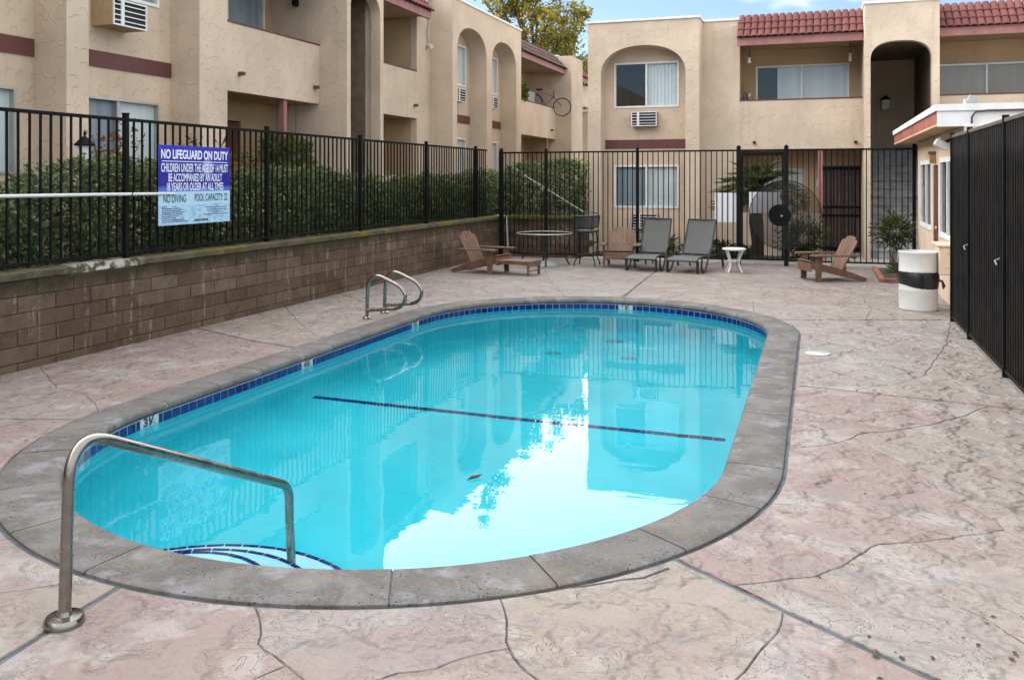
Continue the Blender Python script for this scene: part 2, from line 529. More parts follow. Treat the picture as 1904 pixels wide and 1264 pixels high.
    leaf('leaf_gold', [(0.22, 0.10, 0.01), (0.36, 0.17, 0.02), (0.12, 0.08, 0.02)], .35)


mk_materials()

# ------------------------------------------------------------------ mesh helpers


class MB:
    def __init__(self):
        self.v = []
        self.f = []
        self.smooth = []

    def add(self, vs, fs, smooth=False):
        b = len(self.v)
        self.v += [tuple(p) for p in vs]
        for f in fs:
            self.f.append(tuple(i + b for i in f))
            self.smooth.append(smooth)
        return self

    def box(self, a, b, M=None):
        x0, y0, z0 = a
        x1, y1, z1 = b
        vs = [Vector(p) for p in ((x0, y0, z0), (x1, y0, z0), (x1, y1, z0), (x0, y1, z0), (x0, y0, z1), (x1, y0, z1), (x1, y1, z1), (x0, y1, z1))]
        if M is not None:
            vs = [M @ p for p in vs]
        return self.add(vs, [(0, 3, 2, 1), (4, 5, 6, 7), (0, 1, 5, 4), (1, 2, 6, 5), (2, 3, 7, 6), (3, 0, 4, 7)])

    def cbox(self, a, b, c=.004, M=None):
        """box with chamfered edges (44 triangles)"""
        x = (a[0], b[0])
        y = (a[1], b[1])
        z = (a[2], b[2])
        vs = []
        for i in (0, 1):
            for j in (0, 1):
                for k in (0, 1):
                    sx, sy, sz = (1, -1)[i] * c, (1, -1)[j] * c, (1, -1)[k] * c
                    vs += [(x[i], y[j] + sy, z[k] + sz), (x[i] + sx, y[j], z[k] + sz), (x[i] + sx, y[j] + sy, z[k])]
        vs = [Vector(p) for p in vs]
        if M is not None:
            vs = [M @ p for p in vs]

        def I(i, j, k, w):
            return (i * 4 + j * 2 + k) * 3 + w
        fs = [(I(0, 0, 0, 0), I(0, 0, 1, 0), I(0, 1, 1, 0), I(0, 1, 0, 0)), (I(1, 0, 0, 0), I(1, 1, 0, 0), I(1, 1, 1, 0), I(1, 0, 1, 0)),
              (I(0, 0, 0, 1), I(1, 0, 0, 1), I(1, 0, 1, 1), I(0, 0, 1, 1)), (I(0, 1, 0, 1), I(0, 1, 1, 1), I(1, 1, 1, 1), I(1, 1, 0, 1)),
              (I(0, 0, 0, 2), I(0, 1, 0, 2), I(1, 1, 0, 2), I(1, 0, 0, 2)), (I(0, 0, 1, 2), I(1, 0, 1, 2), I(1, 1, 1, 2), I(0, 1, 1, 2))]
        for i in (0, 1):
            for j in (0, 1):
                fs.append((I(i, j, 0, 0), I(i, j, 1, 0), I(i, j, 1, 1), I(i, j, 0, 1)))
        for i in (0, 1):
            for k in (0, 1):
                fs.append((I(i, 0, k, 0), I(i, 1, k, 0), I(i, 1, k, 2), I(i, 0, k, 2)))
        for j in (0, 1):
            for k in (0, 1):
                fs.append((I(0, j, k, 1), I(1, j, k, 1), I(1, j, k, 2), I(0, j, k, 2)))
        for i in (0, 1):
            for j in (0, 1):
                for k in (0, 1):
                    fs.append((I(i, j, k, 0), I(i, j, k, 1), I(i, j, k, 2)))
        return self.add(vs, fs)

    def tube(self, pts, r, n=10, closed=False, cap=True):
        pts = [Vector(p) for p in pts]
        m = len(pts)
        rs = r if isinstance(r, (list, tuple)) else [r] * m
        rings = []
        up = None
        for i, p in enumerate(pts):
            if closed:
                t = (pts[(i + 1) % m] - pts[i - 1]).normalized()
            else:
                t = (pts[min(i + 1, m - 1)] - pts[max(i - 1, 0)]).normalized()
            if up is None:
                up = Vector((0, 0, 1)) if abs(t.z) < .9 else Vector((1, 0, 0))
            up = (up - t * up.dot(t))
            if up.length < 1e-5:
                up = t.orthogonal()
            up.normalize()
            s = t.cross(up)
            rings.append([p + (up * math.cos(2 * PI * k / n) + s * math.sin(2 * PI * k / n)) * rs[i] for k in range(n)])
        vs = [q for rg in rings for q in rg]
        fs = []
        for i in range(m if closed else m - 1):
            j = (i + 1) % m
            for k in range(n):
                l = (k + 1) % n
                fs.append((i * n + k, i * n + l, j * n + l, j * n + k))
        if cap and not closed:
            fs.append(tuple(range(n))[::-1])
            fs.append(tuple((m - 1) * n + k for k in range(n)))
        return self.add(vs, fs, True)

    def lathe(self, prof, c=(0, 0, 0), n=24):
        vs = []
        for r, z in prof:
            for k in range(n):
                vs.append((c[0] + r * math.cos(2 * PI * k / n), c[1] + r * math.sin(2 * PI * k / n), c[2] + z))
        fs = []
        for i in range(len(prof) - 1):
            for k in range(n):
                l = (k + 1) % n
                fs.append((i * n + k, i * n + l, (i + 1) * n + l, (i + 1) * n + k))
        fs.append(tuple(range(n))[::-1])
        fs.append(tuple((len(prof) - 1) * n + k for k in range(n)))
        return self.add(vs, fs, True)

    def prism(self, poly, fn, t):
        """2D polygon extruded: fn(u, v, w) -> point, w from 0 to t"""
        n = len(poly)
        vs = [fn(u, v, 0) for u, v in poly] + [fn(u, v, t) for u, v in poly]
        fs = [tuple(range(n))[::-1], tuple(range(n, 2 * n))]
        for i in range(n):
            j = (i + 1) % n
            fs.append((i, j, n + j, n + i))
        return self.add(vs, fs)

    def mesh(self, name, recalc=True):
        me = bpy.data.meshes.new(name)
        me.from_pydata(self.v, [], self.f)
        me.polygons.foreach_set('use_smooth', self.smooth)
        if recalc:
            bm = bmesh.new()
            bm.from_mesh(me)
            bmesh.ops.recalc_face_normals(bm, faces=bm.faces)
            bm.to_mesh(me)
            bm.free()
        if any(self.smooth):
            try:
                me.set_sharp_from_angle(angle=math.radians(38))
            except Exception:
                pass
        me.update()
        return me


WM = {}


def wm(o):
    return WM[o.name]


def link(o, parent=None, loc=(0, 0, 0), rot=None):
    COL.objects.link(o)
    o.location = loc
    if rot is not None:
        o.rotation_euler = rot
    basis = Matrix.Translation(loc) @ (o.rotation_euler.to_matrix().to_4x4() if rot is not None else Matrix.Identity(4))
    if parent is not None:
        o.parent = parent
        o.matrix_parent_inverse = wm(parent).inverted()
    WM[o.name] = basis
    return o


def build(name, mb, mat, parent=None, loc=(0, 0, 0), rot=None, recalc=True):
    me = mb.mesh(name, recalc) if isinstance(mb, MB) else mb
    if mat and not me.materials:
        me.materials.append(MATS[mat])
    return link(bpy.data.objects.new(name, me), parent, loc, rot)


def empty(name, loc=(0, 0, 0)):
    o = bpy.data.objects.new(name, None)
    o.empty_display_size = .2
    return link(o, None, loc)


def tag(o, label=None, cat=None, group=None, kind=None):
    if label:
        o['label'] = label
    if cat:
        o['category'] = cat
    if group:
        o['group'] = group
    if kind:
        o['kind'] = kind
    return o


def copy_tree(o, parent=None):
    c = o.copy()
    COL.objects.link(c)
    if parent is not None:
        c.parent = parent
    for ch in list(o.children):
        copy_tree(ch, c)
    return c


def pip(x, y, poly):
    ins = False
    n = len(poly)
    j = n - 1
    for i in range(n):
        xi, yi = poly[i]
        xj, yj = poly[j]
        if (yi > y) != (yj > y) and x < (xj - xi) * (y - yi) / (yj - yi) + xi:
            ins = not ins
        j = i
    return ins


def cdt(outer, holes, lines=()):
    vs, es = [], []
    for poly in [outer] + list(holes):
        b = len(vs)
        vs += [Vector(p) for p in poly]
        n = len(poly)
        es += [(b + i, b + (i + 1) % n) for i in range(n)]
    for ln in lines:
        b = len(vs)
        vs += [Vector(p) for p in ln]
        es += [(b + i, b + i + 1) for i in range(len(ln) - 1)]
    ov, oe, of, _, eo, _ = delaunay_2d_cdt(vs, es, [], 0, 1e-5)
    tris = []
    for f in of:
        cx = sum(ov[i].x for i in f) / 3
        cy = sum(ov[i].y for i in f) / 3
        if pip(cx, cy, outer) and not any(pip(cx, cy, h) for h in holes):
            tris.append(tuple(f))
    con = {tuple(sorted(e)) for e, o in zip(oe, eo) if len(o)}
    return ov, tris, con


def panel(outer, holes, t, fn):
    """flat wall with openings: fn(u, v, w), face at w=0, back at w=-t"""
    ov, tris, _ = cdt(outer, holes)
    mb = MB()
    n = len(ov)
    vs = [fn(p.x, p.y, 0) for p in ov] + [fn(p.x, p.y, -t) for p in ov]
    fs = list(tris) + [(a + n, c + n, b + n) for a, b, c in tris]
    cnt = {}
    for a, b, c in tris:
        for e in ((a, b), (b, c), (c, a)):
            cnt[e] = cnt.get(e, 0) + 1
    for (a, b) in cnt:
        if (b, a) not in cnt:
            fs.append((b, a, a + n, b + n))
    mb.add(vs, fs)
    return mb


def arch(u0, u1, v0, vs, vt, n=26, ex=2.25):
    c, h = (u0 + u1) / 2, (u1 - u0) / 2
    pts = [(u0, v0), (u1, v0)]
    for i in range(n + 1):
        a = PI * i / n
        cs, sn = math.cos(a), math.sin(a)
        pts.append((c + h * math.copysign(abs(cs) ** (2 / ex), cs), vs + (vt - vs) * abs(sn) ** (2 / ex)))
    return pts


def rect(u0, u1, v0, v1):
    return [(u0, v0), (u1, v0), (u1, v1), (u0, v1)]


def leaves(name, P, D, size, mat, parent=None, aspect=.5, fold=.25, seed=1, jitter=.9, up=0.0, loc=(0, 0, 0)):
    """many small folded leaves: P points, D preferred direction"""
    g = np.random.default_rng(seed)
    n = len(P)
    d = D + g.normal(size=(n, 3)) * jitter
    d[:, 2] += up
    d /= np.linalg.norm(d, axis=1)[:, None]
    q = g.normal(size=(n, 3))
    s = np.cross(d, q)
    s /= np.linalg.norm(s, axis=1)[:, None] + 1e-9
    nn = np.cross(s, d)
    L = (size * g.uniform(.5, 1.55, n))[:, None]
    W = L * aspect * .5
    V = np.empty((n, 4, 3))
    V[:, 0] = P
    V[:, 1] = P + d * L * .5 + s * W + nn * W * fold
    V[:, 2] = P + d * L
    V[:, 3] = P + d * L * .5 - s * W + nn * W * fold
    me = bpy.data.meshes.new(name)
    me.vertices.add(n * 4)
    me.vertices.foreach_set('co', V.reshape(-1).astype(np.float32))
    idx = np.arange(n)[:, None] * 4
    tri = np.concatenate([idx + np.array([[0, 1, 2]]), idx + np.array([[0, 2, 3]])], 1).reshape(-1)
    me.loops.add(n * 6)
    me.loops.foreach_set('vertex_index', tri.astype(np.int32))
    me.polygons.add(n * 2)
    me.polygons.foreach_set('loop_start', np.arange(n * 2, dtype=np.int32) * 3)
    me.polygons.foreach_set('loop_total', np.full(n * 2, 3, np.int32))
    me.update()
    me.validate()
    me.materials.append(MATS[mat])
    return link(bpy.data.objects.new(name, me), parent, loc)


def text_mesh(s, size, mat, bold=0.0, sx=1.0, align='CENTER'):
    cu = bpy.data.curves.new('lettering', 'FONT')
    cu.body = s
    cu.size = size
    cu.align_x = align
    cu.align_y = 'CENTER'
    cu.offset = bold
    cu.extrude = 0.0008
    o = bpy.data.objects.new('lettering', cu)
    COL.objects.link(o)
    dg = bpy.context.evaluated_depsgraph_get()
    me = bpy.data.meshes.new_from_object(o.evaluated_get(dg))
    bpy.data.objects.remove(o)
    bpy.data.curves.remove(cu)
    me.transform(Matrix.Diagonal((sx, 1, 1, 1)))
    me.materials.clear()
    me.materials.append(MATS[mat])
    return me
JOINTS = [
    [(-0.75,4.136),(-0.132,3.702),(0.386,3.353),(0.504,3.274)],
    [(-0.342,7.781),(1.454,7.489),(1.641,7.449)],
    [(-0.495,11.242),(1.608,11.966)],
    [(-5.761,4.746),(-4.912,5.024)],
    [(-2.79,3.063),(-2.764,2.491),(-2.745,2.262)],
    [(-2.914,19.84),(-2.861,17.096),(-2.752,14.445),(-2.639,12.256)],
    [(-2.988,17.052),(-1.6,15.851),(-0.214,14.567),(1.151,13.677),(1.882,13.05)],
    [(-7.252,8.703),(-5.736,8.03),(-4.632,7.698)],
]
GROOVES = [
    [(-1.279,3.493),(-1.242,3.443),(-1.165,3.328),(-1.098,3.112),(-1.045,3.021),(-0.903,2.91),(-0.765,2.806)],
    [(-1.463,2.565),(-1.429,2.728),(-1.379,2.791),(-1.275,2.863),(-1.19,2.972),(-1.061,3.069)],
    [(-2.199,3.101),(-2.136,3.03),(-2.025,2.91),(-1.956,2.805),(-1.797,2.72),(-1.675,2.644),(-1.53,2.542)],
    [(-1.829,2.439),(-1.826,2.602),(-1.767,2.719)],
    [(-0.108,3.782),(-0.131,3.662),(-0.147,3.51),(-0.185,3.414),(-0.214,3.265),(-0.265,3.129),(-0.333,2.954)],
    [(-0.365,3.834),(-0.17,3.965),(-0.005,4.052),(0.095,4.201),(0.171,4.347),(0.272,4.507),(0.602,4.694),(0.879,4.913)],
    [(-0.405,4.846),(-0.301,4.857),(-0.054,4.929),(0.18,4.888),(0.377,4.805),(0.657,4.719)],
    [(-0.29,5.855),(-0.188,5.914),(0.051,6.063),(0.202,6.271),(0.291,6.446),(0.55,6.617),(0.77,6.847),(0.994,7.139),(1.31,7.666)],
    [(0.185,6.369),(0.376,6.015),(0.486,5.845),(0.592,5.587),(0.631,5.392),(0.766,5.176),(0.841,4.994),(0.861,4.896),(0.931,4.793),(1.025,4.653)],
    [(0.461,5.909),(0.746,5.925),(0.85,6.021),(1.2,6.178),(1.381,6.27)],
    [(0.114,4.249),(0.289,4.153),(0.423,4.092),(0.55,3.948),(0.645,3.849),(0.724,3.727),(0.801,3.637)],
    [(0.279,7.453),(0.306,7.782),(0.636,8.097),(0.887,8.528),(1.03,9.157),(1.267,10.181),(1.588,12.271)],
    [(-3.294,2.714),(-3.215,2.796),(-3.006,2.956),(-2.869,3.101)],
    [(-3.735,3.077),(-3.646,3.252),(-3.614,3.388)],
    [(-7.13,6.559),(-5.931,5.694),(-5.506,5.58),(-5.08,5.264),(-4.714,4.86)],
    [(-4.689,3.863),(-4.507,4.069)],
    [(-7.329,10.936),(-5.715,9.043),(-5.225,8.526),(-4.52,8.033)],
    [(-1.034,12.362),(-0.285,13.066),(0.278,12.922),(0.591,13.847),(0.441,14.937)],
    [(0.602,14.637),(0.669,12.582),(0.512,11.293)],
    [(-7.419,17.063),(-5.421,13.293),(-4.895,12.885),(-4.101,11.415)],
    [(-6.128,19.64),(-4.325,14.476),(-3.281,12.035)],
    [(-7.371,12.248),(-5.769,10.841),(-5.35,11.323),(-4.438,9.928)],
    [(-5.755,13.411),(-4.532,14.841),(-2.667,15.219)],
    [(-1.774,16.443),(-1.329,13.972),(-0.856,12.87),(-0.688,10.798)],
    [(-6.315,0.959),(1.494,3.647)],
    [(-2.228,1.877),(-14.258,12.013)],
    [(0.595,2.849),(3.805,18.231)],
]

# ================================================================== ground and pool
PX, PY, R, L = -2.609, 7.807, 2.086, 2.378
PER = 4 * L + 2 * PI * R
WATER_Z = -0.112


def stad(s, off=0.0):
    s %= PER
    if s < 2 * L:
        return Vector((PX + R + off, PY - L + s)), Vector((1, 0))
    s -= 2 * L
    if s < PI * R:
        a = s / R
        n = Vector((math.cos(a), math.sin(a)))
        return Vector((PX, PY + L)) + n * (R + off), n
    s -= PI * R
    if s < 2 * L:
        return Vector((PX - R - off, PY + L - s)), Vector((-1, 0))
    s -= 2 * L
    a = PI + s / R
    n = Vector((math.cos(a), math.sin(a)))
    return Vector((PX, PY - L)) + n * (R + off), n


def stad_poly(off, n=180):
    return [tuple(stad(PER * i / n, off)[0]) for i in range(n)]


# wide ground sheet with a hole where the pool yard is let in
ov, tris, _ = cdt([(-400, -400), (400, -400), (400, 600), (-400, 600)], [rect(-6.7, 1.5, -1.4, 18.0)])
g = MB().add([(p.x, p.y, -0.045) for p in ov], tris)
simple('ground_dirt', (0.22, 0.19, 0.165), 1.0, var=.3, bump=.6, bscale=8)
tag(build('ground', g, 'ground_dirt'), 'dry ground round the apartment blocks', kind='structure')

deck = empty('pool_deck', (-2.6, 7.8, 0))
tag(deck, 'stamped pinkish concrete deck round the pool', kind='structure')
ov, tris, _ = cdt(rect(-6.76, 1.9, -1.5, 18.6), [stad_poly(.05, 120)])
build('deck_bed', MB().add([(p.x, p.y, -0.009) for p in ov], tris), 'joint_grey', deck)


def offset_line(ln, d):
    out = []
    for i, p in enumerate(ln):
        a = Vector(ln[max(i - 1, 0)])
        b = Vector(ln[min(i + 1, len(ln) - 1)])
        t = (b - a).normalized()
        out.append((p[0] - t.y * d, p[1] + t.x * d))
    return out


def wiggle(ln, amp=.006, step=.06):
    out = [ln[0]]
    ph = random.random() * 10
    acc = 0
    for a, b in zip(ln, ln[1:]):
        a, b = Vector(a), Vector(b)
        n = max(1, min(24, int((b - a).length / step)))
        t = (b - a).normalized()
        for i in range(1, n + 1):
            q = a.lerp(b, i / n)
            w = amp * (math.sin(ph + acc * .9) + math.sin(ph * 2 + acc * 2.3) * .6)
            acc += 1
            out.append((q.x - t.y * w, q.y + t.x * w))
    return out


JW = .014
lines = []
for j in JOINTS:
    lines += [offset_line(j, JW), offset_line(j, -JW)]
for gr in GROOVES[:-3]:
    lines.append(wiggle(gr))
lines += GROOVES[-3:]
deck_outer = rect(-6.755, 1.85, -1.4, 18.55)
ov, tris, con = cdt(deck_outer, [stad_poly(.352, 150)], lines)


def near_joint(x, y):
    p = Vector((x, y))
    for j in JOINTS:
        for a, b in zip(j, j[1:]):
            a, b = Vector(a), Vector(b)
            t = (b - a)
            k = max(0, min(1, (p - a).dot(t) / t.length_squared))
            if (a + t * k - p).length < JW * .9:
                return True
    return False


tris = [t for t in tris if not near_joint(sum(ov[i].x for i in t) / 3, sum(ov[i].y for i in t) / 3)]
edge_t = {}
for ti, t in enumerate(tris):
    for i in range(3):
        edge_t.setdefault(tuple(sorted((t[i], t[(i + 1) % 3]))), []).append(ti)
reg = [-1] * len(tris)
regions = []
for ti in range(len(tris)):
    if reg[ti] >= 0:
        continue
    rid = len(regions)
    regions.append([])
    st = [ti]
    reg[ti] = rid
    while st:
        c = st.pop()
        regions[rid].append(c)
        t = tris[c]
        for i in range(3):
            e = tuple(sorted((t[i], t[(i + 1) % 3])))
            if e in con:
                continue
            for o2 in edge_t[e]:
                if reg[o2] < 0:
                    reg[o2] = rid
                    st.append(o2)
for rt in regions:
    T = [tris[i] for i in rt]
    area = sum(abs((ov[b] - ov[a]).cross(ov[c] - ov[a])) / 2 for a, b, c in T)
    if area < .004:
        continue
    es = set()
    for a, b, c in T:
        es |= {(a, b), (b, c), (c, a)}
    bnd = [(a, b) for a, b in es if (b, a) not in es]
    inward = {}
    for a, b in bnd:
        t = (ov[b] - ov[a])
        if t.length < 1e-9:
            continue
        t.normalize()
        nn = Vector((-t.y, t.x))
        for q in (a, b):
            inward.setdefault(q, []).append(nn)
    mv = {}
    for q, ns in inward.items():
        m = sum(ns, Vector((0, 0)))
        if m.length < 1e-6:
            m = ns[0].copy()
        m.normalize()
        mv[q] = m / max(.5, m.dot(ns[0]))
    ids = sorted({i for t in T for i in t})
    mp = {q: k for k, q in enumerate(ids)}
    tilt = random.uniform(-.0012, .0012)
    vs = []
    for q in ids:
        p = ov[q] + mv.get(q, Vector((0, 0))) * .0052
        vs.append((p.x, p.y, tilt))
    fs = [tuple(mp[i] for i in t) for t in T]
    b1, b2 = {}, {}
    for q in mv:
        p = ov[q] + mv[q] * .0022
        b1[q] = len(vs)
        vs.append((p.x, p.y, -.005 + tilt))
        b2[q] = len(vs)
        vs.append((p.x, p.y, -.03))
    for a, b in bnd:
        if a in b1 and b in b1:
            fs.append((mp[b], mp[a], b1[a], b1[b]))
            fs.append((b1[b], b1[a], b2[a], b2[b]))
    build('deck_slab', MB().add(vs, fs), 'deck_slab', deck, recalc=False)

# open crack beside the coping
cr = [(-.62, 3.93), (-.71, 3.80), (-.80, 3.745), (-.93, 3.64), (-1.0, 3.60), (-1.06, 3.555)]
wd = [.007, .005, .0025, .004, .002, .0005]
vs = []
for (x, y), w in zip(cr, wd):
    vs += [(x + w * .6, y - w, .0022), (x - w * .6, y + w, .0022)]
build('crack', MB().add(vs, [(2 * i, 2 * i + 2, 2 * i + 3, 2 * i + 1) for i in range(len(cr) - 1)]), 'rubber', deck)

# ---- pool
pool = empty('swimming_pool', (PX, PY, 0))
tag(pool, 'oval in-ground swimming pool with stone coping and blue waterline tiles', 'pool')


def floor_z(y):
    if y < 7.40:
        return -1.02 - .08 * (y - 3.3) / 4.1
    return -1.10 - .66 * min(1, (y - 7.40) / 3.9)


N = 220
prof = [(.035, -.02, 1), (.035, -.30, 1), (.03, -.78, 1), (0, .12, 0), (-.05, .035, 0), (-.13, 0, 0)]
mb = MB()
rings = []
for off, zz, absz in prof + [(-.35, 0, 0), (-.7, 0, 0), (-1.1, 0, 0), (-1.5, 0, 0), (-1.85, 0, 0), (-R, 0, 0)]:
    ring = []
    for i in range(N):
        p, n = stad(PER * i / N, off)
        z = zz if absz else floor_z(p.y) + zz
        ring.append((p.x, p.y, z))
    rings.append(ring)
vs = [q for r_ in rings for q in r_]
fs = []
for k in range(len(rings) - 1):
    for i in range(N):
        j = (i + 1) % N
        fs.append((k * N + i, (k + 1) * N + i, (k + 1) * N + j, k * N + j))
mb.add(vs, fs, True)
build('basin', mb, 'plaster', pool)

# coping stones
CW = .33
cprof = [(.045, -.052), (.010, -.045), (-.003, -.028), (-.002, -.008), (.010, .008), (.035, .016), (.10, .017), (.22, .014), (CW - .012, .012), (CW, .004), (CW, -.055)]
s0 = 20.21
NS = 37
pitch = PER / NS
skip_joint = {NS - 1}
k = 0
while k < NS:
    span = 1
    if k == 35:
        span = 2
    a0 = s0 + k * pitch + .0045
    a1 = s0 + (k + span) * pitch - .0045
    n = 7 * span
    mb = MB()
    vs = []
    lift = random.uniform(-.0015, .0015)
    for i in range(n + 1):
        s = a0 + (a1 - a0) * i / n
        for off, z in cprof:
            p, nn = stad(s, off)
            vs.append((p.x, p.y, z + lift))
    m = len(cprof)
    fs = []
    for i in range(n):
        for q in range(m - 1):
            fs.append((i * m + q, i * m + q + 1, (i + 1) * m + q + 1, (i + 1) * m + q))
        fs.append((i * m + m - 1, i * m, (i + 1) * m, (i + 1) * m + m - 1))
    fs.append(tuple(range(m)))
    fs.append(tuple(n * m + q for q in range(m))[::-1])
    mb.add(vs, fs, True)
    build('coping_stone', mb, 'coping_stone', pool)
    k += span
# mortar ring under the coping
mb = MB()
vs, fs = [], []
for i in range(160):
    for off, z in ((.012, -.05), (.006, -.010), (.02, .004), (.09, .009), (CW - .01, .004), (CW - .004, -.05)):
        p, nn = stad(PER * i / 160, off)
        vs.append((p.x, p.y, z))
for i in range(160):
    j = (i + 1) % 160
    for q in range(5):
        fs.append((i * 6 + q, i * 6 + q + 1, j * 6 + q + 1, j * 6 + q))
build('coping_mortar', MB().add(vs, fs, True), 'joint_grey', pool)
# grout band behind the tiles
vs, fs = [], []
for i in range(200):
    for off, z in ((.0088, -.05), (.0088, -.158), (.036, -.16)):
        p, nn = stad(PER * i / 200, off)
        vs.append((p.x, p.y, z))
for i in range(200):
    j = (i + 1) % 200
    for q in range(2):
        fs.append((i * 3 + q, i * 3 + q + 1, j * 3 + q + 1, j * 3 + q))
build('tile_grout', MB().add(vs, fs), 'tile_grout', pool)
NTL = 230
tp = PER / NTL
tile_me = MB().cbox((-.004, -tp / 2 + .0030, -.052), (.006, tp / 2 - .0030, .049), .0015).mesh('waterline_tile')
tile_me.materials.append(MATS['pool_tile'])


def s_of(x, y):
    best = min(range(4000), key=lambda i: (stad(PER * i / 4000)[0] - Vector((x, y))).length)
    return PER * best / 4000


markers = {}
for (x, y, txt) in ((-4.695, 5.38, '3½'), (-4.695, 7.5, '4½'), (-4.60, 10.0, '5½'), (-2.55, 12.25, '6½')):
    markers[round(s_of(x, y) / tp)] = txt
for i in range(NTL):
    p, n = stad(i * tp, .012)
    rz = math.atan2(-n.y, -n.x)
    if i in markers:
        mk = build('depth_marker', MB().cbox((-.004, -tp + .004, -.052), (.007, tp * .999 - .004, .049), .0015), 'marker_tile', pool, (p.x, p.y, -.105), (0, 0, rz))
        tm = text_mesh(markers[i], .088, 'print_dark', .004, 1.15)
        tm.transform(Matrix(((0, 0, 1, .0075), (1, 0, 0, 0), (0, 1, 0, .018), (0, 0, 0, 1))))
        lt = bpy.data.objects.new('lettering', tm)
        link(lt, mk, (p.x, p.y, -.105), (0, 0, rz))
    elif (i - 1) in markers or (i + 1) in markers:
        # half covered by the double-width marker: a narrow filler tile
        sgn = 1 if (i - 1) in markers else -1
        p, n = stad(i * tp + sgn * tp * .25, .012)
        rz = math.atan2(-n.y, -n.x)
        o = build('waterline_tile', tile_me, None, pool, (p.x, p.y, -.105), (0, 0, rz))
        o.scale = (1, .42, 1)
    else:
        build('waterline_tile', tile_me, None, pool, (p.x, p.y, -.105), (0, 0, rz))
# break-in-grade line of tiles on the floor
lt_me = MB().cbox((-.0465, -.04, 0), (.0465, .04, .008), .0015).mesh('line_tile')
lt_me.materials.append(MATS['pool_tile'])
x = -4.50
while x < -.70:
    build('line_tile', lt_me, None, pool, (x, 7.40, floor_z(7.40) - .001))
    x += .0985
# entry steps
SC = (-2.85, 3.38)
for rr, zt in ((.45, -.34), (.69, -.56), (.95, -.78)):
    nn = 40
    mb = MB()
    vs, fs = [], []
    for i in range(nn + 1):
        a = PI * i / nn
        for z in (zt, zt - .5):
            vs.append((SC[0] + rr * math.cos(a), SC[1] + rr * math.sin(a), z))
    c = len(vs)
    vs.append((SC[0], SC[1], zt))
    for i in range(nn):
        fs.append((2 * i, 2 * i + 2, 2 * i + 3, 2 * i + 1))
        fs.append((c, 2 * i, 2 * i + 2))
    build('step', mb.add(vs, fs), 'step_plaster', pool)
    w = .026
    nt = int(PI * rr / .10)
    sm = MB().cbox((-w, -.047, 0), (0, .047, .006), .0012).mesh('step_tile')
    sm.materials.append(MATS['pool_tile'])
    for i in range(nt):
        a = PI * (i + .5) / nt
        px, py = SC[0] + rr * math.cos(a), SC[1] + rr * math.sin(a)
        if (Vector((px, py)) - Vector((PX, PY - L))).length < R + .02:
            build('step_tile', sm, None, pool, (px, py, zt + .0005), (0, 0, a))
# drains on the floor
for (x, y, r_) in ((-2.55, 11.55, .13), (-3.08, 10.52, .10), (-2.14, 10.52, .10)):
    z = floor_z(y)
    build('drain_cover', MB().lathe([(r_, .0), (r_, .012), (r_ * .8, .02), (r_ * .3, .022)], (x, y, z + .002), 24), 'drain_blue', pool)

wv = stad_poly(.034, 200)
wmb = MB().add([(x, y, WATER_Z) for x, y in wv], [tuple(range(200))])
tag(build('pool_water', wmb, 'water', recalc=False), 'still turquoise water filling the pool', kind='structure')

# floating leaf and bits
def floater(name, x, y, r_, mat, label, z=WATER_Z + .003, rot=0.0):
    mb = MB()
    pts = [(-1, 0, 0), (-.3, .28, .25), (.5, .2, .1), (1, .05, .3), (.4, -.22, .12), (-.4, -.2, .2)]
    vs = [(a * r_, b * r_, c * r_) for a, b, c in pts] + [(a * r_, b * r_, c * r_ - .002) for a, b, c in pts]
    n = 6
    fs = [tuple(range(n)), tuple(range(n, 2 * n))[::-1]] + [(i, (i + 1) % n, n + (i + 1) % n, n + i) for i in range(n)]
    o = build(name, mb.add(vs, fs), mat, None, (x, y, z), (0, 0, rot))
    return tag(o, label, 'leaf')


simple('dead_leaf', (0.045, 0.030, 0.020), .8, var=.3)
floater('fallen_leaf', -1.98, 5.05, .055, 'dead_leaf', 'largest dark curled leaf floating in the middle of the pool', rot=.9)
floater('fallen_leaf', -.93, 6.35, .028, 'dead_leaf', 'small dark leaf floating near the right end of the blue floor line', rot=.4)

# ================================================================== block retaining wall
wall = empty('retaining_wall', (-6.75, 11, 0))
tag(wall, 'brown concrete block retaining wall with mossy cap along the left of the deck', 'wall')
WX = -6.75
build('mortar_core', MB().box((-6.95, 2.6, -.1), (WX - .010, 19.2, .805)), 'grout', wall)
blk = {}


def block_mesh(l, h):
    key = (round(l, 3), round(h, 3))
    if key not in blk:
        blk[key] = MB().cbox((0, 0, 0), (.055, l, h), .005).mesh('block')
        blk[key].materials.append(MATS['block'])
    return blk[key]


tops = [.805 - .1475 * i for i in range(6)]
for ci, zt in enumerate(tops):
    y = 6.06 + (.21 if ci % 2 == 0 else 0) - .42 * 9
    h = .1395
    while y < 18.9:
        l = .412
        build('block', block_mesh(l, h), None, wall, (WX - .055 + random.uniform(-.003, .004), y, zt - h - .004))
        y += .42
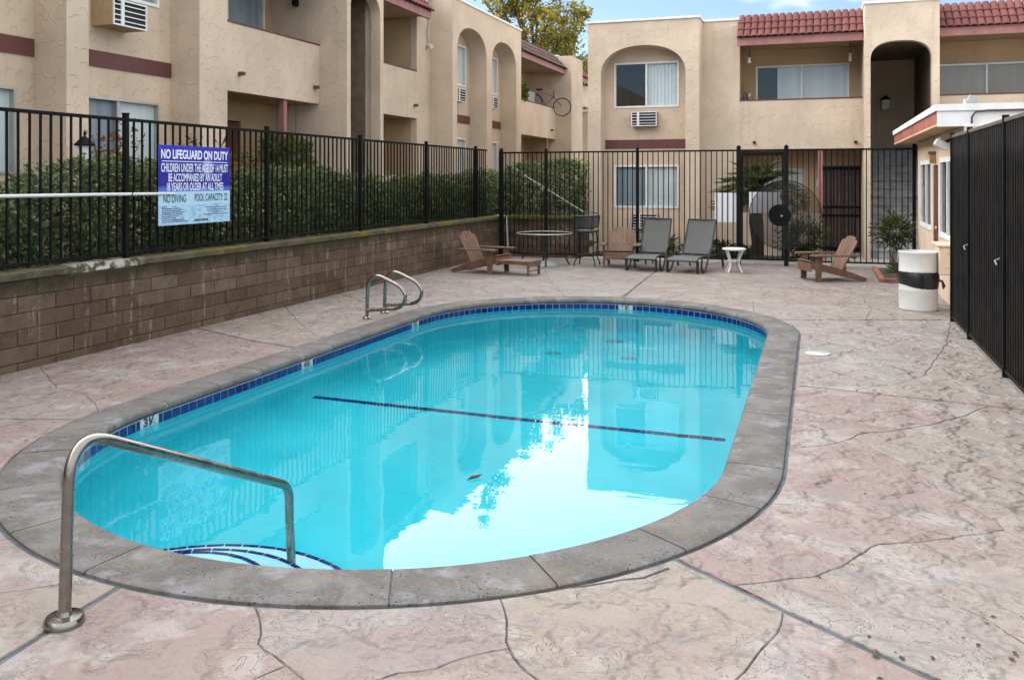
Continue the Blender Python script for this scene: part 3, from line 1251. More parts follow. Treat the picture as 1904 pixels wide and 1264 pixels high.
# cap: three long weathered lengths, top uneven
capy = [2.6, 5.35, 6.62, 7.55, 10.2, 13.1, 16.0, 19.2]
for a, b in zip(capy, capy[1:]):
    n = max(2, int((b - a) / .12))
    vs, fs = [], []
    for i in range(n + 1):
        y = a + .006 + (b - a - .012) * i / n
        j = lambda s=.006: random.uniform(-s, s)
        brk = .03 if 6.6 < a < 7 else 0
        vs += [(WX - .012, y, .806), (WX + .012 - brk * .6 + j(), y, .815), (WX + .012 - brk + j(), y, .868 - brk + j()), (WX - .03 + j(), y, .885 + j()), (WX - .20, y, .89 + j()), (WX - .20, y, .806)]
    for i in range(n):
        for q in range(6):
            fs.append((i * 6 + q, i * 6 + (q + 1) % 6, (i + 1) * 6 + (q + 1) % 6, (i + 1) * 6 + q))
    fs += [tuple(range(6)), tuple(n * 6 + q for q in range(6))[::-1]]
    build('wall_cap', MB().add(vs, fs), 'cap', wall)

back_wall = empty('return_wall', (-5.9, 19.0, 0))
tag(back_wall, 'short block return wall behind the fence under the far hedge', 'wall')
build('mortar_core', MB().box((-6.74, 19.01, -.1), (-4.9, 19.2, .805)), 'grout', back_wall)
bm2 = MB().cbox((0, 0, 0), (.412, .055, .1395), .005).mesh('block')
bm2.materials.append(MATS['block'])
for ci, zt in enumerate(tops):
    x = -6.74 + (.0 if ci % 2 else -.2)
    while x < -5.0:
        if x > -6.8:
            build('block', bm2, None, back_wall, (x, 19.0, zt - .1435))
        x += .42
build('wall_cap', MB().cbox((-6.74, 18.985, .806), (-4.88, 19.2, .885), .012), 'cap', back_wall)

# raised ground behind the walls
t = MB()
t.box((-60, -40, -.3), (-6.955, 70, .80))
t.box((-6.955, 19.205, -.3), (-5.15, 70, .80))
tag(build('terrace', t, 'soil'), 'raised planted terrace behind the block wall', kind='structure')
# walk behind the back fence
tag(build('walkway', MB().box((-4.85, 18.62, -.2), (12, 26, -.002)), 'concrete'), 'pale concrete walkway behind the back fence', kind='structure')

# ================================================================== fences


def fence_part(name, me, parent, loc):
    return build(name, me, None, parent, loc)


def one(mb, name, mat):
    me = mb.mesh(name)
    me.materials.append(MATS[mat])
    return me


fl = empty('iron_fence', (-6.85, 11, .9))
tag(fl, 'black picket fence standing on the block wall along the left', 'fence')
FX = -6.85
pk = one(MB().box((-.009, -.009, 0), (.009, .009, 1.385)), 'picket', 'black_paint')
post = one(MB().cbox((-.026, -.026, 0), (.026, .026, 1.53), .003).cbox((-.03, -.03, 1.53), (.03, .03, 1.545), .003), 'post', 'black_paint')
posts = [4.95, 7.47, 9.99, 12.51, 15.02, 17.53]
for y in posts:
    fence_part('post', post, fl, (FX, y, .86))
ends = [3.4] + posts + [18.22]
for a, b in zip(ends, ends[1:]):
    build('rail', MB().cbox((FX - .018, a + .027, 2.318), (FX + .018, b - .027, 2.352), .003), 'black_paint', fl)
    build('rail', MB().cbox((FX - .016, a + .027, .925), (FX + .016, b - .027, .955), .003), 'black_paint', fl)
    n = round((b - a) / .118)
    for i in range(1, n):
        o = fence_part('picket', pk, fl, (FX, a + (b - a) * i / n, .945))
        o.rotation_euler = (0, random.uniform(-.003, .003), 0)

fb = empty('iron_fence', (-3, 18.25, 0))
tag(fb, 'black picket fence closing the far end of the pool deck', 'fence')
FY = 18.25
pkb = one(MB().box((-.009, -.009, 0), (.009, .009, 2.17)), 'picket', 'black_paint')
postb = one(MB().cbox((-.03, -.03, 0), (.03, .03, 2.31), .003).lathe([(.024, 2.31), (.036, 2.33), (.03, 2.355), (.008, 2.372)], n=12), 'post', 'black_paint')
postc = one(MB().cbox((-.042, -.042, 0), (.042, .042, 2.31), .004).lathe([(.03, 2.31), (.045, 2.33), (.04, 2.36), (.008, 2.385)], n=14), 'post', 'black_paint')
pts = [(-6.53, postc), (-5.51, postb), (-3.53, postb), (-1.49, postc), (-.58, postc), (1.72, postb)]
for x, m in pts:
    fence_part('post', m, fb, (x, FY, 0))
for (a, _), (b, _) in zip(pts, pts[1:]):
    if a == -1.49:
        continue
    build('rail', MB().cbox((a + .04, FY - .018, 2.262), (b - .03, FY + .018, 2.296), .003), 'black_paint', fb)
    build('rail', MB().cbox((a + .04, FY - .016, .09), (b - .03, FY + .016, .122), .003), 'black_paint', fb)
    n = round((b - a) / .105)
    for i in range(1, n):
        fence_part('picket', pkb, fb, (a + (b - a) * i / n, FY, .1))

gate = empty('pool_gate', (-1.03, FY, 0))
tag(gate, 'black picket gate with round lock guard at the far fence', 'gate')
GY = FY + .005
for a, b in (((-1.44, .10), (-.63, .135)), ((-1.44, 2.17), (-.63, 2.24))):
    build('rail', MB().cbox((a[0], GY - .018, a[1]), (b[0], GY + .018, b[1]), .003), 'black_paint', gate)
for x in (-1.425, -.645):
    build('stile', MB().cbox((x - .018, GY - .017, .135), (x + .018, GY + .017, 2.17), .003), 'black_paint', gate)
pk_g = one(MB().box((-.008, -.008, .13), (.008, .008, 2.18)), 'picket', 'black_paint')
for i in range(1, 8):
    build('picket', pk_g, None, gate, (-1.425 + .78 * i / 8, GY, 0))
GC = (-.60, 18.20, 1.0)
seg = 40
ring = [(GC[0] + .68 * math.cos(2 * PI * i / seg), GC[1] - .03, GC[2] + .68 * math.sin(2 * PI * i / seg)) for i in range(seg)]
build('guard_ring', MB().tube(ring, .007, 6, True), 'black_paint', gate)
build('guard_mesh', MB().add([(x, y + .004, z) for x, y, z in ring], [tuple(range(seg))]).add([(x, y + .0055, z) for x, y, z in ring], [tuple(range(seg))[::-1]]), 'guard_mesh', gate, recalc=False)


def disc_y(r_, y0, y1, c, n=28):
    m = MB()
    vs = [(c[0] + r_ * math.cos(2 * PI * i / n), y0, c[1] + r_ * math.sin(2 * PI * i / n)) for i in range(n)]
    vs += [(x, y1, z) for x, _, z in vs]
    fs = [tuple(range(n)), tuple(range(n, 2 * n))[::-1]] + [(i, (i + 1) % n, n + (i + 1) % n, n + i) for i in range(n)]
    return m.add(vs, fs)


build('lock_plate', disc_y(.215, 18.150, 18.164, (-.70, 1.0)), 'black_paint', gate)
kb = build('knob', disc_y(.025, 18.09, 18.150, (-.66, .99), 14), 'steel', gate)

sb = tag(build('notice_board', MB().cbox((-1.96, 18.27, .84), (-1.53, 18.275, 1.43), .001), 'sign_white'), 'plain white back of a notice fixed left of the gate', 'sign')
sb2 = tag(build('notice_board', MB().cbox((-1.29, 18.285, 1.03), (-.70, 18.29, 1.45), .001), 'sign_white'), 'plain white back of a notice hung on the gate', 'sign')

fr = empty('screened_fence', (1.54, 8, 0))
tag(fr, 'tall black fence backed with dark mesh on the right of the deck', 'fence')
RX = 1.54
pkr = one(MB().box((-.009, -.009, 0), (.009, .009, 2.16)), 'picket', 'iron_worn')
postr = one(MB().cbox((-.026, -.026, 0), (.026, .026, 2.27), .003), 'post', 'black_paint')
rposts = [4.85, 6.75, 8.65, 10.57, 11.84]
for y in rposts:
    fence_part('post', postr, fr, (RX, y, 0))
for a, b in zip(rposts, rposts[1:]):
    build('rail', MB().cbox((RX - .018, a + .028, 2.205), (RX + .018, b - .028, 2.24), .003), 'black_rail', fr)
    build('rail', MB().cbox((RX - .016, a + .028, .04), (RX + .016, b - .028, .07), .003), 'black_paint', fr)
    build('mesh_panel', MB().box((RX + .022, a + .01, .03), (RX + .025, b - .01, 1.98)), 'screen_mesh', fr)
    n = round((b - a) / .10)
    for i in range(1, n):
        fence_part('picket', pkr, fr, (RX, a + (b - a) * i / n, .055))
for y in (10.49, 8.74):
    build('latch', MB().tube([(RX - .03, y, 1.02), (RX - .07, y, 1.0), (RX - .07, y - .09, .97)], .006, 6), 'grey_plastic', fr)

# ================================================================== apartment buildings


class Facade:
    """u runs along the front, w points out of the main wall plane, z up from the building's own floor"""

    def __init__(self, name, fn, z0, base, label):
        self.fn0 = fn
        self.z0 = z0
        self.root = empty(name, base)
        tag(self.root, label, 'apartment block')

    def p(self, u, z, w):
        return self.fn0(u, z + self.z0, w)

    def at(self, w):
        return lambda u, v, d: self.p(u, v, w + d)

    def box(self, mb, u0, u1, z0, z1, w0, w1):
        vs = [self.p(u, z, w) for z in (z0, z1) for u, w in ((u0, w0), (u1, w0), (u1, w1), (u0, w1))]
        return mb.add(vs, [(0, 3, 2, 1), (4, 5, 6, 7), (0, 1, 5, 4), (1, 2, 6, 5), (2, 3, 7, 6), (3, 0, 4, 7)])

    def part(self, name, mat, u0, u1, z0, z1, w0, w1, parent=None):
        return build(name, self.box(MB(), u0, u1, z0, z1, w0, w1), mat, parent or self.root)

    def wall(self, outer, holes, t, w, mat='stucco', name='wall'):
        return build(name, panel(outer, holes, t, self.at(w)), mat, self.root)

    def window(self, u0, u1, z0, z1, w, left='dark', right='pale', frame='white_paint', ft=.045, depth=.5, split=.5):
        m = MB()
        for a in ((u0, u1, z0, z0 + ft), (u0, u1, z1 - ft, z1), (u0, u0 + ft, z0 + ft, z1 - ft), (u1 - ft, u1, z0 + ft, z1 - ft)):
            self.box(m, *a, w - .06, w + .018)
        um = u0 + (u1 - u0) * split
        self.box(m, um - .022, um + .022, z0 + ft, z1 - ft, w - .05, w + .008)
        win = build('window', m, frame, self.root)
        for a, b in ((u0 + ft, um - .022), (um + .022, u1 - ft)):
            build('pane', self.box(MB(), a, b, z0 + ft, z1 - ft, w - .030, w - .026), 'glass', win)
        # room behind
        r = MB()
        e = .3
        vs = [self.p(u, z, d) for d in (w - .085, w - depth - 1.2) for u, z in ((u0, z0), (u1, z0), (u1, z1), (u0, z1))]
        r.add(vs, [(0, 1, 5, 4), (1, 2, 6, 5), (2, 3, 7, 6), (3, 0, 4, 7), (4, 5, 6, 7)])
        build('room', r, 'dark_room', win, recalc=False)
        for side, a, b in ((left, u0 + ft, um), (right, um, u1 - ft)):
            if side == 'dark':
                continue
            m = MB()
            u = a
            sw = .083
            frac = 1.0
            if side.startswith('half'):
                u = a + (b - a) * .45
            while u < b - .01:
                e = min(u + sw, b)
                an = random.uniform(.006, .014)
                m.add([self.p(u, z0 + ft, w - .062 - an), self.p(e + .006, z0 + ft, w - .062 + an), self.p(e + .006, z1 - ft, w - .062 + an), self.p(u, z1 - ft, w - .062 - an)], [(0, 1, 2, 3)])
                u += sw
            build('blind', m, 'blind_grey' if 'grey' in side else 'blind_pale', win, recalc=False)
        return win

    def aircon(self, uc, z0, z1, w0, w1, hw=.30):
        m = MB()
        self.box(m, uc - hw, uc + hw, z0, z1, w0 - .1, w1)
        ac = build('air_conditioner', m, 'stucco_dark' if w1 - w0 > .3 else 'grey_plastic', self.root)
        m = MB()
        self.box(m, uc - hw + .01, uc + hw - .01, z0 + .012, z1 - .012, w1, w1 + .004)
        build('louvre_backing', m, 'dark_room', ac)
        m = MB()
        for a in ((uc - hw, uc + hw, z0, z0 + .02), (uc - hw, uc + hw, z1 - .02, z1), (uc - hw, uc - hw + .018, z0 + .02, z1 - .02), (uc + hw - .018, uc + hw, z0 + .02, z1 - .02),
                  (uc - hw + .135, uc - hw + .19, z0 + .02, z1 - .02)):
            self.box(m, *a, w1 + .001, w1 + .02)
        n = 5
        for i in range(1, n):
            z = z0 + (z1 - z0) * i / n
            self.box(m, uc - hw + .018, uc - hw + .133, z - .007, z + .007, w1 + .002, w1 + .016)
            self.box(m, uc - hw + .192, uc + hw - .018, z - .007, z + .007, w1 + .002, w1 + .016)
        build('grille', m, 'white_metal', ac)
        return ac

    def bay(self, u0, u1, arches, wf, wr, top, acs=(True, True), ac_out=.2, blinds=None, ac_du=-.02, low_frame='white_paint'):
        holes = [arch(a, b, -1.0, 4.13, 4.81) for a, b in arches]
        self.wall(rect(u0, u1, -.8, top - .05), holes, wf + .05, wf)
        wh = []
        for a, b in arches:
            c = (a + b) / 2
            wh += [rect(c - .775, c + .775, 3.40, 4.48), rect(c - .775, c + .775, 1.02, 2.04)]
        self.wall(rect(u0 + .1, u1 - .1, -.8, 4.95), wh, .12, wr, 'stucco_recess')
        for i, (a, b) in enumerate(arches):
            c = (a + b) / 2
            bl = blinds[i] if blinds else (('dark', 'pale'), ('grey', 'pale'))
            self.window(c - .775, c + .775, 3.40, 4.48, wr, *bl[0])
            self.window(c - .775, c + .775, 1.02, 2.04, wr, *bl[1], frame=low_frame, ft=.045 if low_frame == 'white_paint' else .03)
            self.part('trim_band', 'band_red', a - .0, b + .0, 2.43, 2.64, wr, wr + .02)
            if acs[0]:
                self.aircon(c + ac_du, 2.95, 3.29, wr, wr + ac_out)
            if acs[1]:
                self.aircon(c, .55, .89, wr, wr + .2)
        self.coping(u0, u1, top, -.35, wf)

    def coping(self, u0, u1, top, w0, w1):
        self.part('parapet_coping', 'white_metal', u0 - .025, u1 + .025, top - .055, top, w0, w1 + .03)

    def balcony(self, s0, s1, o0, o1, top, side, depth=1.08, bal_blind=('halfpale', 'pale'), tile='roof_tile', low_door=None, half_wall=.95, bal_win=True, post_u=None, low_gap=None):
        """solid strip s0..s1 beside an open loggia o0..o1 on both floors"""
        lo, hi = min(s0, o0), max(s1, o1)
        if side < 0:      # solid on the low-u side
            out = [(lo, -.8), (hi, -.8), (hi, 3.50), (o0, 3.50), (o0, top - .05), (lo, top - .05)]
        else:
            out = [(lo, -.8), (hi, -.8), (hi, top - .05), (o1, top - .05), (o1, 3.50), (lo, 3.50)]
        holes = [rect(o0, o1, half_wall, 2.39)]
        if low_gap:
            holes.append(rect(low_gap[0], low_gap[1], -1.0, half_wall + .02))
        self.wall(out, holes, .16, 0.0)
        self.part('rail_cap', 'band_red', o0, o1, 3.502, 3.53, -.17, .012)
        # floors, ceiling, inner walls
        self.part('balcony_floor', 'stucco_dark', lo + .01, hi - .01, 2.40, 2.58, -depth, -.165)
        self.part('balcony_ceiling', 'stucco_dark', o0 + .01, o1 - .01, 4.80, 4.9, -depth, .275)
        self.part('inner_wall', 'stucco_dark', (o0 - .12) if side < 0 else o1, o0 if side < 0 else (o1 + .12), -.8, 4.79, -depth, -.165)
        wins = []
        if bal_win:
            wins.append(rect(o0 + .29, o1 - .26, 3.0, 4.42))
        dw = []
        if low_door:
            dw.append(rect(low_door[0], low_door[1], -1.0, 2.02))
            for k in low_door[2:]:
                wins.append(rect(k[0], k[1], .6, 1.95))
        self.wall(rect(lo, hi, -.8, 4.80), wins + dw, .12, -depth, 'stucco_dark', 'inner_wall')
        if bal_win:
            self.window(o0 + .29, o1 - .26, 3.0, 4.42, -depth, *bal_blind)
        if low_door:
            for k in low_door[2:]:
                self.window(k[0], k[1], .6, 1.95, -depth, 'pale', 'pale')
        if post_u is not None:
            self.part('patio_post', 'fascia_pink', post_u - .05, post_u + .05, half_wall, 2.398, -.14, -.04)
        # mansard roof over the opening
        a, b = (o0 - .03, hi) if side < 0 else (lo, o1 + .03)
        self.mansard(a, b, top, tile)
        # solid strip coping
        if side < 0:
            self.coping(lo, o0 - .03, top, -.5, 0)
        else:
            self.coping(o1 + .03, hi, top, -.5, 0)

    def mansard(self, a, b, top, tile='roof_tile'):
        self.part('fascia', 'fascia_pink', a, b, 4.73, 4.91, .28, .36)
        m = MB()
        z0, z1 = 4.91, top + .02
        w0, w1 = .40, -.12
        m.add([self.p(a, z0, w0 - .02), self.p(b, z0, w0 - .02), self.p(b, z1, w1), self.p(a, z1, w1), self.p(a, z0, w1), self.p(b, z0, w1)],
              [(0, 1, 2, 3), (0, 3, 4), (1, 5, 2), (3, 2, 5, 4), (0, 4, 5, 1)])
        roof = build('roof', m, 'shingle', self.root)
        n = max(1, round((b - a) / .150))
        pw = (b - a) / n
        rows = 3
        for r_ in range(rows):
            t0 = r_ / rows - .03
            t1 = (r_ + 1) / rows + .05
            me = None
            for i in range(n):
                uc = a + pw * (i + .5)
                if me is None:
                    mb = MB()
                    vs, fs = [], []
                    q = 6
                    for kk, t in enumerate((t0, t1)):
                        zz = z0 + (z1 - z0) * t
                        ww = w0 + (w1 - w0) * t
                        lift = .022 if kk == 0 else .004
                        rad = pw * (.50 if kk == 0 else .44)
                        for th in (0, 1):
                            for j in range(q + 1):
                                an = PI * j / q
                                d = rad * (1 - .12 * th)
                                cu, cn = math.cos(an) * d, math.sin(an) * d * .62 - .012 * th + lift
                                nz, nw = .69, .73
                                vs.append(Vector(self.p(uc + cu, zz + cn * nz, ww + cn * nw)) - Vector(self.p(uc, z0, w0)))
                    k = q + 1
                    for j in range(q):
                        fs.append((j, j + 1, 2 * k + j + 1, 2 * k + j))
                        fs.append((k + j, 3 * k + j, 3 * k + j + 1, k + j + 1))
                        fs.append((j, k + j, k + j + 1, j + 1))
                    mb.add(vs, fs, True)
                    me = mb.mesh('roof_tile')
                    me.materials.append(MATS[tile])
                build('roof_tile', me, None, roof, self.p(uc, z0, w0 + random.uniform(-.004, .004)))

    def tower(self, u0, u1, a0, a1, wf, top, depth=5.2):
        self.wall(rect(u0, u1, -.8, top - .05), [arch(a0, a1, -1.0, 4.22, 4.64, ex=2.6)], .22, wf)
        for a, b in ((u0, u0 + .10), (u1 - .10, u1)):
            self.part('wall', 'stucco', a, b, -.8, top - .05, -depth, wf - .222)
        self.part('wall', 'hall_shade_stucco', u0 + .102, u1 - .102, -.8, 4.8, -depth, -depth + .1)
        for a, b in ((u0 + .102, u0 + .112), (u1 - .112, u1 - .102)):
            self.part('hall_shade_lining', 'hall_shade_stucco', a, b, -.8, 4.8, -depth + .102, wf - .36)  # thin added boxes, coloured dark to deepen the shade inside the arch
        self.part('ceiling', 'hall_shade_stucco', u0 + .113, u1 - .113, 4.70, 4.9, -depth + .102, wf - .225)
        self.part('landing', 'hall_shade_stucco', u0 + .113, u1 - .113, 2.30, 2.46, -depth + .102, -3.25)
        self.coping(u0, u1, top, -depth, wf)

    def stairs(self, u0, u1, w0, n=13, rise=.19, run=.265, z0=0.0):
        for i in range(n):
            m = MB()
            self.box(m, u0, u1, z0, z0 + rise * (i + 1), w0 - run * (i + 1), w0 - run * i - .002)
            self.box(m, u0, u1, z0 + rise * (i + 1) - .045, z0 + rise * (i + 1) + .002, w0 - run * i - .001, w0 - run * i + .035)
            build('stair_step', m, 'stair_concrete', self.root)


# ---- right hand building (faces the camera)
RB = Facade('apartment_building', lambda u, z, w: (u, 21.1 - w, z), 0.0, (1.0, 21.1, 0), 'two storey stucco apartment block with red tile roof facing the pool')
RB.bay(-5.14, -2.54, [(-4.83, -2.85)], .65, .15, 5.43, blinds=[(('dark', 'pale'), ('grey', 'pale'))])
RB.balcony(-2.54, -1.70, -1.70, .96, 5.43, -1, low_door=(.10, .94, (-1.5, -.30)), half_wall=.93, post_u=.06, low_gap=(.10, .955))
RB.tower(.95, 2.41, 1.07, 2.26, .70, 5.50)
RB.stairs(1.06, 2.30, .25, 13)
RB.balcony(7.2, 8.0, 2.42, 7.2, 5.43, 1, depth=1.1, half_wall=.93, bal_win=False)
RB.window(2.52, 4.62, 3.0, 4.30, -1.09 + .02, 'pale', 'grey', 'aluminium')  # blinds added here, their pale and blue-grey colour imitates sky reflected in the glass
# door with security screen
d = RB.part('security_door', 'dark_door', .12, .92, .02, 2.0, -1.14, -1.10)
m = MB()
for i in range(9):
    u = .2 + i * .08
    RB.box(m, u - .008, u + .008, .1, 1.95, -1.098, -1.08)
for z in (.08, .85, 1.05, 1.95):
    RB.box(m, .12, .92, z - .03, z + .03, -1.096, -1.075)
build('door_grille', m, 'black_paint', d)
build('knob', MB().lathe([(.028, 0), (.028, .02), (.01, .03)], RB.p(.18, .98, -1.05), 10), 'steel', d)
RB.part('room', 'dark_room', .05, 1.0, -.3, 2.2, -1.6, -1.3)
RB.part('wall', 'stucco', -5.14, 9.0, -.8, 5.35, -9, -3.25)
RB.part('wall', 'stucco', -5.14, -5.0, -.8, 5.35, -3.2, -.06)
RB.part('flat_roof', 'concrete', -5.1, 9.0, 5.22, 5.3, -9, -.14)
# spouts, hanging lamps, bits
for u, z in ((-1.37, 2.52), (.80, 2.50)):
    RB.part('scupper', 'dark_room', u - .03, u + .03, z, z + .055, .0, .09)


def hang_lamp(name, label, at, h=.22, mat='lamp_glass'):
    o = empty(name, at)
    x, y, z = at
    build('cord', MB().tube([(x, y, z + h + .25), (x, y, z + h)], .006, 6), 'black_paint', o)
    build('shade', MB().lathe([(.012, h), (.04, h - .02), (.03, h - .05), (.03, .05), (.045, .02), (.03, 0)], at, 10), mat, o)
    return tag(o, label, 'lamp')


hang_lamp('pendant_lamp', 'white pendant hanging at the left end of the upper balcony', RB.p(-1.50, 4.40, -.25), .14, 'white_plastic')
hang_lamp('pendant_lamp', 'glass wind chime lamp hanging at the right end of the upper balcony', RB.p(.70, 4.36, -.35), .2)
o = empty('wall_lantern', RB.p(1.62, 3.45, -3.0))
x, y, z = RB.p(1.62, 3.45, -3.05)
build('lantern_glass', MB().box((x - .09, y - .09, z), (x + .09, y + .03, z + .24)), 'lamp_glass', o)
build('lantern_top', MB().lathe([(.13, .24), (.11, .27), (.02, .34)], (x, y - .03, z), 4), 'black_paint', o)
tag(o, 'dim lantern on the back wall inside the stair arch', 'lamp')
o = empty('watering_can', RB.p(-1.58, 3.53, -.07))
x, y, z = RB.p(-1.58, 3.53, -.07)
build('can_body', MB().lathe([(.07, 0), (.075, .06), (.05, .12), (.02, .16), (.018, .19)], (x, y, z), 12), 'chair_frame', o)
build('can_spout', MB().tube([(x + .05, y, z + .05), (x + .1, y - .02, z + .1), (x + .11, y - .02, z + .15)], .012, 6), 'white_plastic', o)
tag(o, 'small dark jug standing on the upper balcony ledge', 'jug')
o = tag(build('house_number', MB().cbox((-.04, 22.14, 1.52), (.05, 22.175, 1.69), .002), 'aluminium'), 'small number plate beside the dark security door', 'sign')

# ---- left hand building
LB = Facade('apartment_building', lambda u, z, w: (-9.0 + w, u, z), 0.75, (-9.0, 15, .75), 'long two storey stucco apartment block with arched bays on the left')
LB.bay(5.65, 10.94, [(6.14, 8.21), (8.55, 10.60)], .60, .09, 5.43, acs=(True, False), ac_out=.35, ac_du=-.17, low_frame='aluminium', blinds=[(('dark', 'dark'), ('pale', 'pale')), (('dark', 'grey'), ('grey', 'pale'))])
LB.balcony(10.94, 12.04, 12.04, 14.84, 5.43, -1, depth=1.06, low_door=(12.95, 13.85, (12.15, 12.75)), half_wall=1.05, post_u=13.75, bal_blind=('halfgrey', 'grey'))
LB.tower(14.83, 16.32, 14.97, 16.18, .60, 5.5)
LB.balcony(19.2, 19.95, 16.33, 19.2, 5.43, 1, depth=1.06, half_wall=1.05, bal_win=True)
LB.bay(19.95, 25.25, [(20.25, 22.32), (22.73, 24.80)], .60, .09, 5.43, acs=(True, False), ac_out=.2, blinds=[(('grey', 'pale'), ('grey', 'pale'))] * 2)
LB.balcony(25.25, 26.1, 26.1, 31.0, 5.43, -1, depth=1.06, half_wall=.9, post_u=30.1, tile='roof_tile_old')
LB.part('door', 'door_red', 12.97, 13.83, .0, 2.0, -1.13, -1.10)
# end tower with a sloped shoulder
LB.wall([(31.0, -.8), (32.6, -.8), (32.6, 5.40), (31.0, 5.40)], [], 3.0, .6)
LB.coping(31.0, 32.6, 5.45, -2.4, .05)
LB.mansard(32.62, 35.2, 5.35)
LB.part('wall', 'stucco', 32.6, 36.0, 3.9, 4.72, -.1, .1)
LB.part('wall', 'stucco', -14.0, 5.64, -.8, 5.4, -8, .02)
LB.part('wall', 'stucco', -14.0, 34.0, -.8, 5.3, -9, -3.3)
LB.part('flat_roof', 'concrete', -14.0, 34.0, 5.1, 5.25, -8, -.16)
for u, z in ((12.35, 2.66), (14.65, 2.66), (19.05, 2.66), (26.6, 2.66), (30.4, 2.66)):
    LB.part('scupper', 'black_rail', u - .035, u + .035, z, z + .06, .0, .10)
# stair rail in the tower arch
build('stair_rail', MB().tube([LB.p(15.2, 1.60, .1), LB.p(16.1, .95, .1)], .018, 8), 'black_paint', LB.root)
# camera and cable on the wall
o = empty('security_camera', LB.p(19.75, 4.20, .02))
build('camera_body', MB().tube([LB.p(19.70, 4.16, .16), LB.p(19.78, 4.20, .03)], .055, 12), 'white_plastic', o)
build('cable', MB().tube([LB.p(19.78, 4.22, .03), LB.p(19.74, 4.5, .025), LB.p(19.80, 4.8, .025), LB.p(19.84, 5.1, .025), LB.p(19.80, 5.4, .025)], .012, 6), 'grey_plastic', o)
tag(o, 'white dome camera with a grey cable on the left block beside the twin arches', 'security camera')
for at, lab in ((LB.p(14.0, 4.42, -.46), 'black lantern on the upper balcony wall nearest the sign'), (LB.p(30.3, 3.95, -1.2), 'dark round lamp on the far balcony wall above the bicycle')):
    o = empty('wall_lantern', at)
    x, y, z = at
    yo = 14.83 if y < 20 else 31.0
    build('lantern_body', MB().lathe([(.05, -.16), (.07, -.12), (.06, .06), (.09, .08), (.02, .14)], (x, yo - .1, z), 8), 'black_paint', o)
    build('bracket', MB().tube([(x, yo - .1, z + .1), (x, yo - .002, z + .12)], .012, 6), 'black_paint', o)
    tag(o, lab, 'lamp')

# far low wall with an arch between the two blocks
fw = MB()
o = build('garden_wall', panel([(-9.6, .7), (-6.0, .7), (-6.0, 4.42), (-9.6, 4.42)], [arch(-8.82, -8.02, .6, 3.3, 3.85)], .3, lambda u, v, d: (u, 35.0 - d, v)), 'stucco')
tag(o, 'distant stucco wall with an arched opening seen between the two blocks', 'wall')
build('wall_coping', MB().box((-9.65, 34.95, 4.422), (-5.95, 35.35, 4.52)), 'white_metal', o)
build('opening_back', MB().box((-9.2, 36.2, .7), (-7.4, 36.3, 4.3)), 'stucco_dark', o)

# ---- equipment shed on the right
SX = 1.70
sh = empty('pool_house', (2.6, 14.6, 0))
tag(sh, 'low tan pool house with a flat white edged roof at the right', 'building')
Y0, Y1 = 12.05, 17.4
build('wall', panel(rect(Y0, Y1, -.05, 2.36), [rect(14.9 + .4, 16.9, .90, 2.02), rect(12.75, 14.35, .87, 2.02), rect(14.56, 15.18, -.1, 1.92)], .12, lambda u, v, d: (SX - d, u, v)), 'stucco_recess', sh)
build('wall', MB().box((SX + .122, Y1 - .12, -.05), (5, Y1, 2.36)), 'stucco_recess', sh)
build('wall', MB().box((SX + .122, Y0, -.05), (5, Y0 + .12, 2.36)), 'stucco_recess', sh)
build('room', MB().box((SX + .7, Y0 + .3, -.05), (SX + .75, Y1 - .3, 2.3)), 'dark_room', sh)
for a, b in ((15.3, 16.9), (12.75, 14.35)):
    z0, z1 = (.90, 2.02) if a > 15 else (.87, 2.02)
    m = MB()
    for q in ((a, b, z0, z0 + .07), (a, b, z1 - .07, z1), (a, a + .07, z0 + .07, z1 - .07), (b - .07, b, z0 + .07, z1 - .07), ((a + b) / 2 - .025, (a + b) / 2 + .025, z0 + .07, z1 - .07)):
        m.box((SX - .014, q[0], q[2]), (SX + .06, q[1], q[3]))
    w = build('window', m, 'white_paint', sh)
    for q in ((a + .07, (a + b) / 2 - .025), ((a + b) / 2 + .025, b - .07)):
        build('pane', MB().box((SX + .004, q[0], z0 + .07), (SX + .008, q[1], z1 - .07)), 'glass', w)
dr = build('door', MB().box((SX + .01, 14.58, -.04), (SX + .05, 15.16, 1.90)), 'door_red', sh)
build('door_handle', MB().lathe([(.03, 0), (.034, .02), (.02, .05)], (SX - .01, 14.68, .95), 10), 'brass', dr)
# roof slab
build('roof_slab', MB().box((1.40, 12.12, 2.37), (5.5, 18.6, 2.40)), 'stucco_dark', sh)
build('roof_slab', MB().box((1.43, 12.15, 2.402), (5.5, 18.57, 2.60)), 'concrete', sh)
build('fascia', MB().box((1.40, 12.12, 2.402), (1.428, 18.6, 2.552)), 'fascia_red', sh)
build('fascia', MB().box((1.40, 12.09, 2.36), (5.5, 12.118, 2.552)), 'white_metal', sh)
build('roof_edge', MB().box((1.375, 12.07, 2.553), (5.5, 18.62, 2.635)), 'white_metal', sh)
o = empty('flood_light', (SX - .1, 13.4, 2.2))
build('housing', MB().cbox((-.09, -.06, -.05), (.09, .06, .05), .01, Matrix.Translation((SX - .14, 13.0, 2.17)) @ Matrix.Rotation(.5, 4, 'Y')), 'white_plastic', o)
build('arm', MB().tube([(SX - .1, 13.0, 2.2), (SX, 13.0, 2.25)], .02, 8), 'black_paint', o)
build('housing', MB().cbox((-.08, -.06, -.05), (.08, .06, .05), .01, Matrix.Translation((SX - .12, 13.25, 2.19)) @ Matrix.Rotation(.9, 4, 'Y')), 'white_plastic', o)
tag(o, 'white twin flood light under the eaves of the pool house', 'flood light')
o = empty('flood_light', (1.75, 12.35, 2.64))
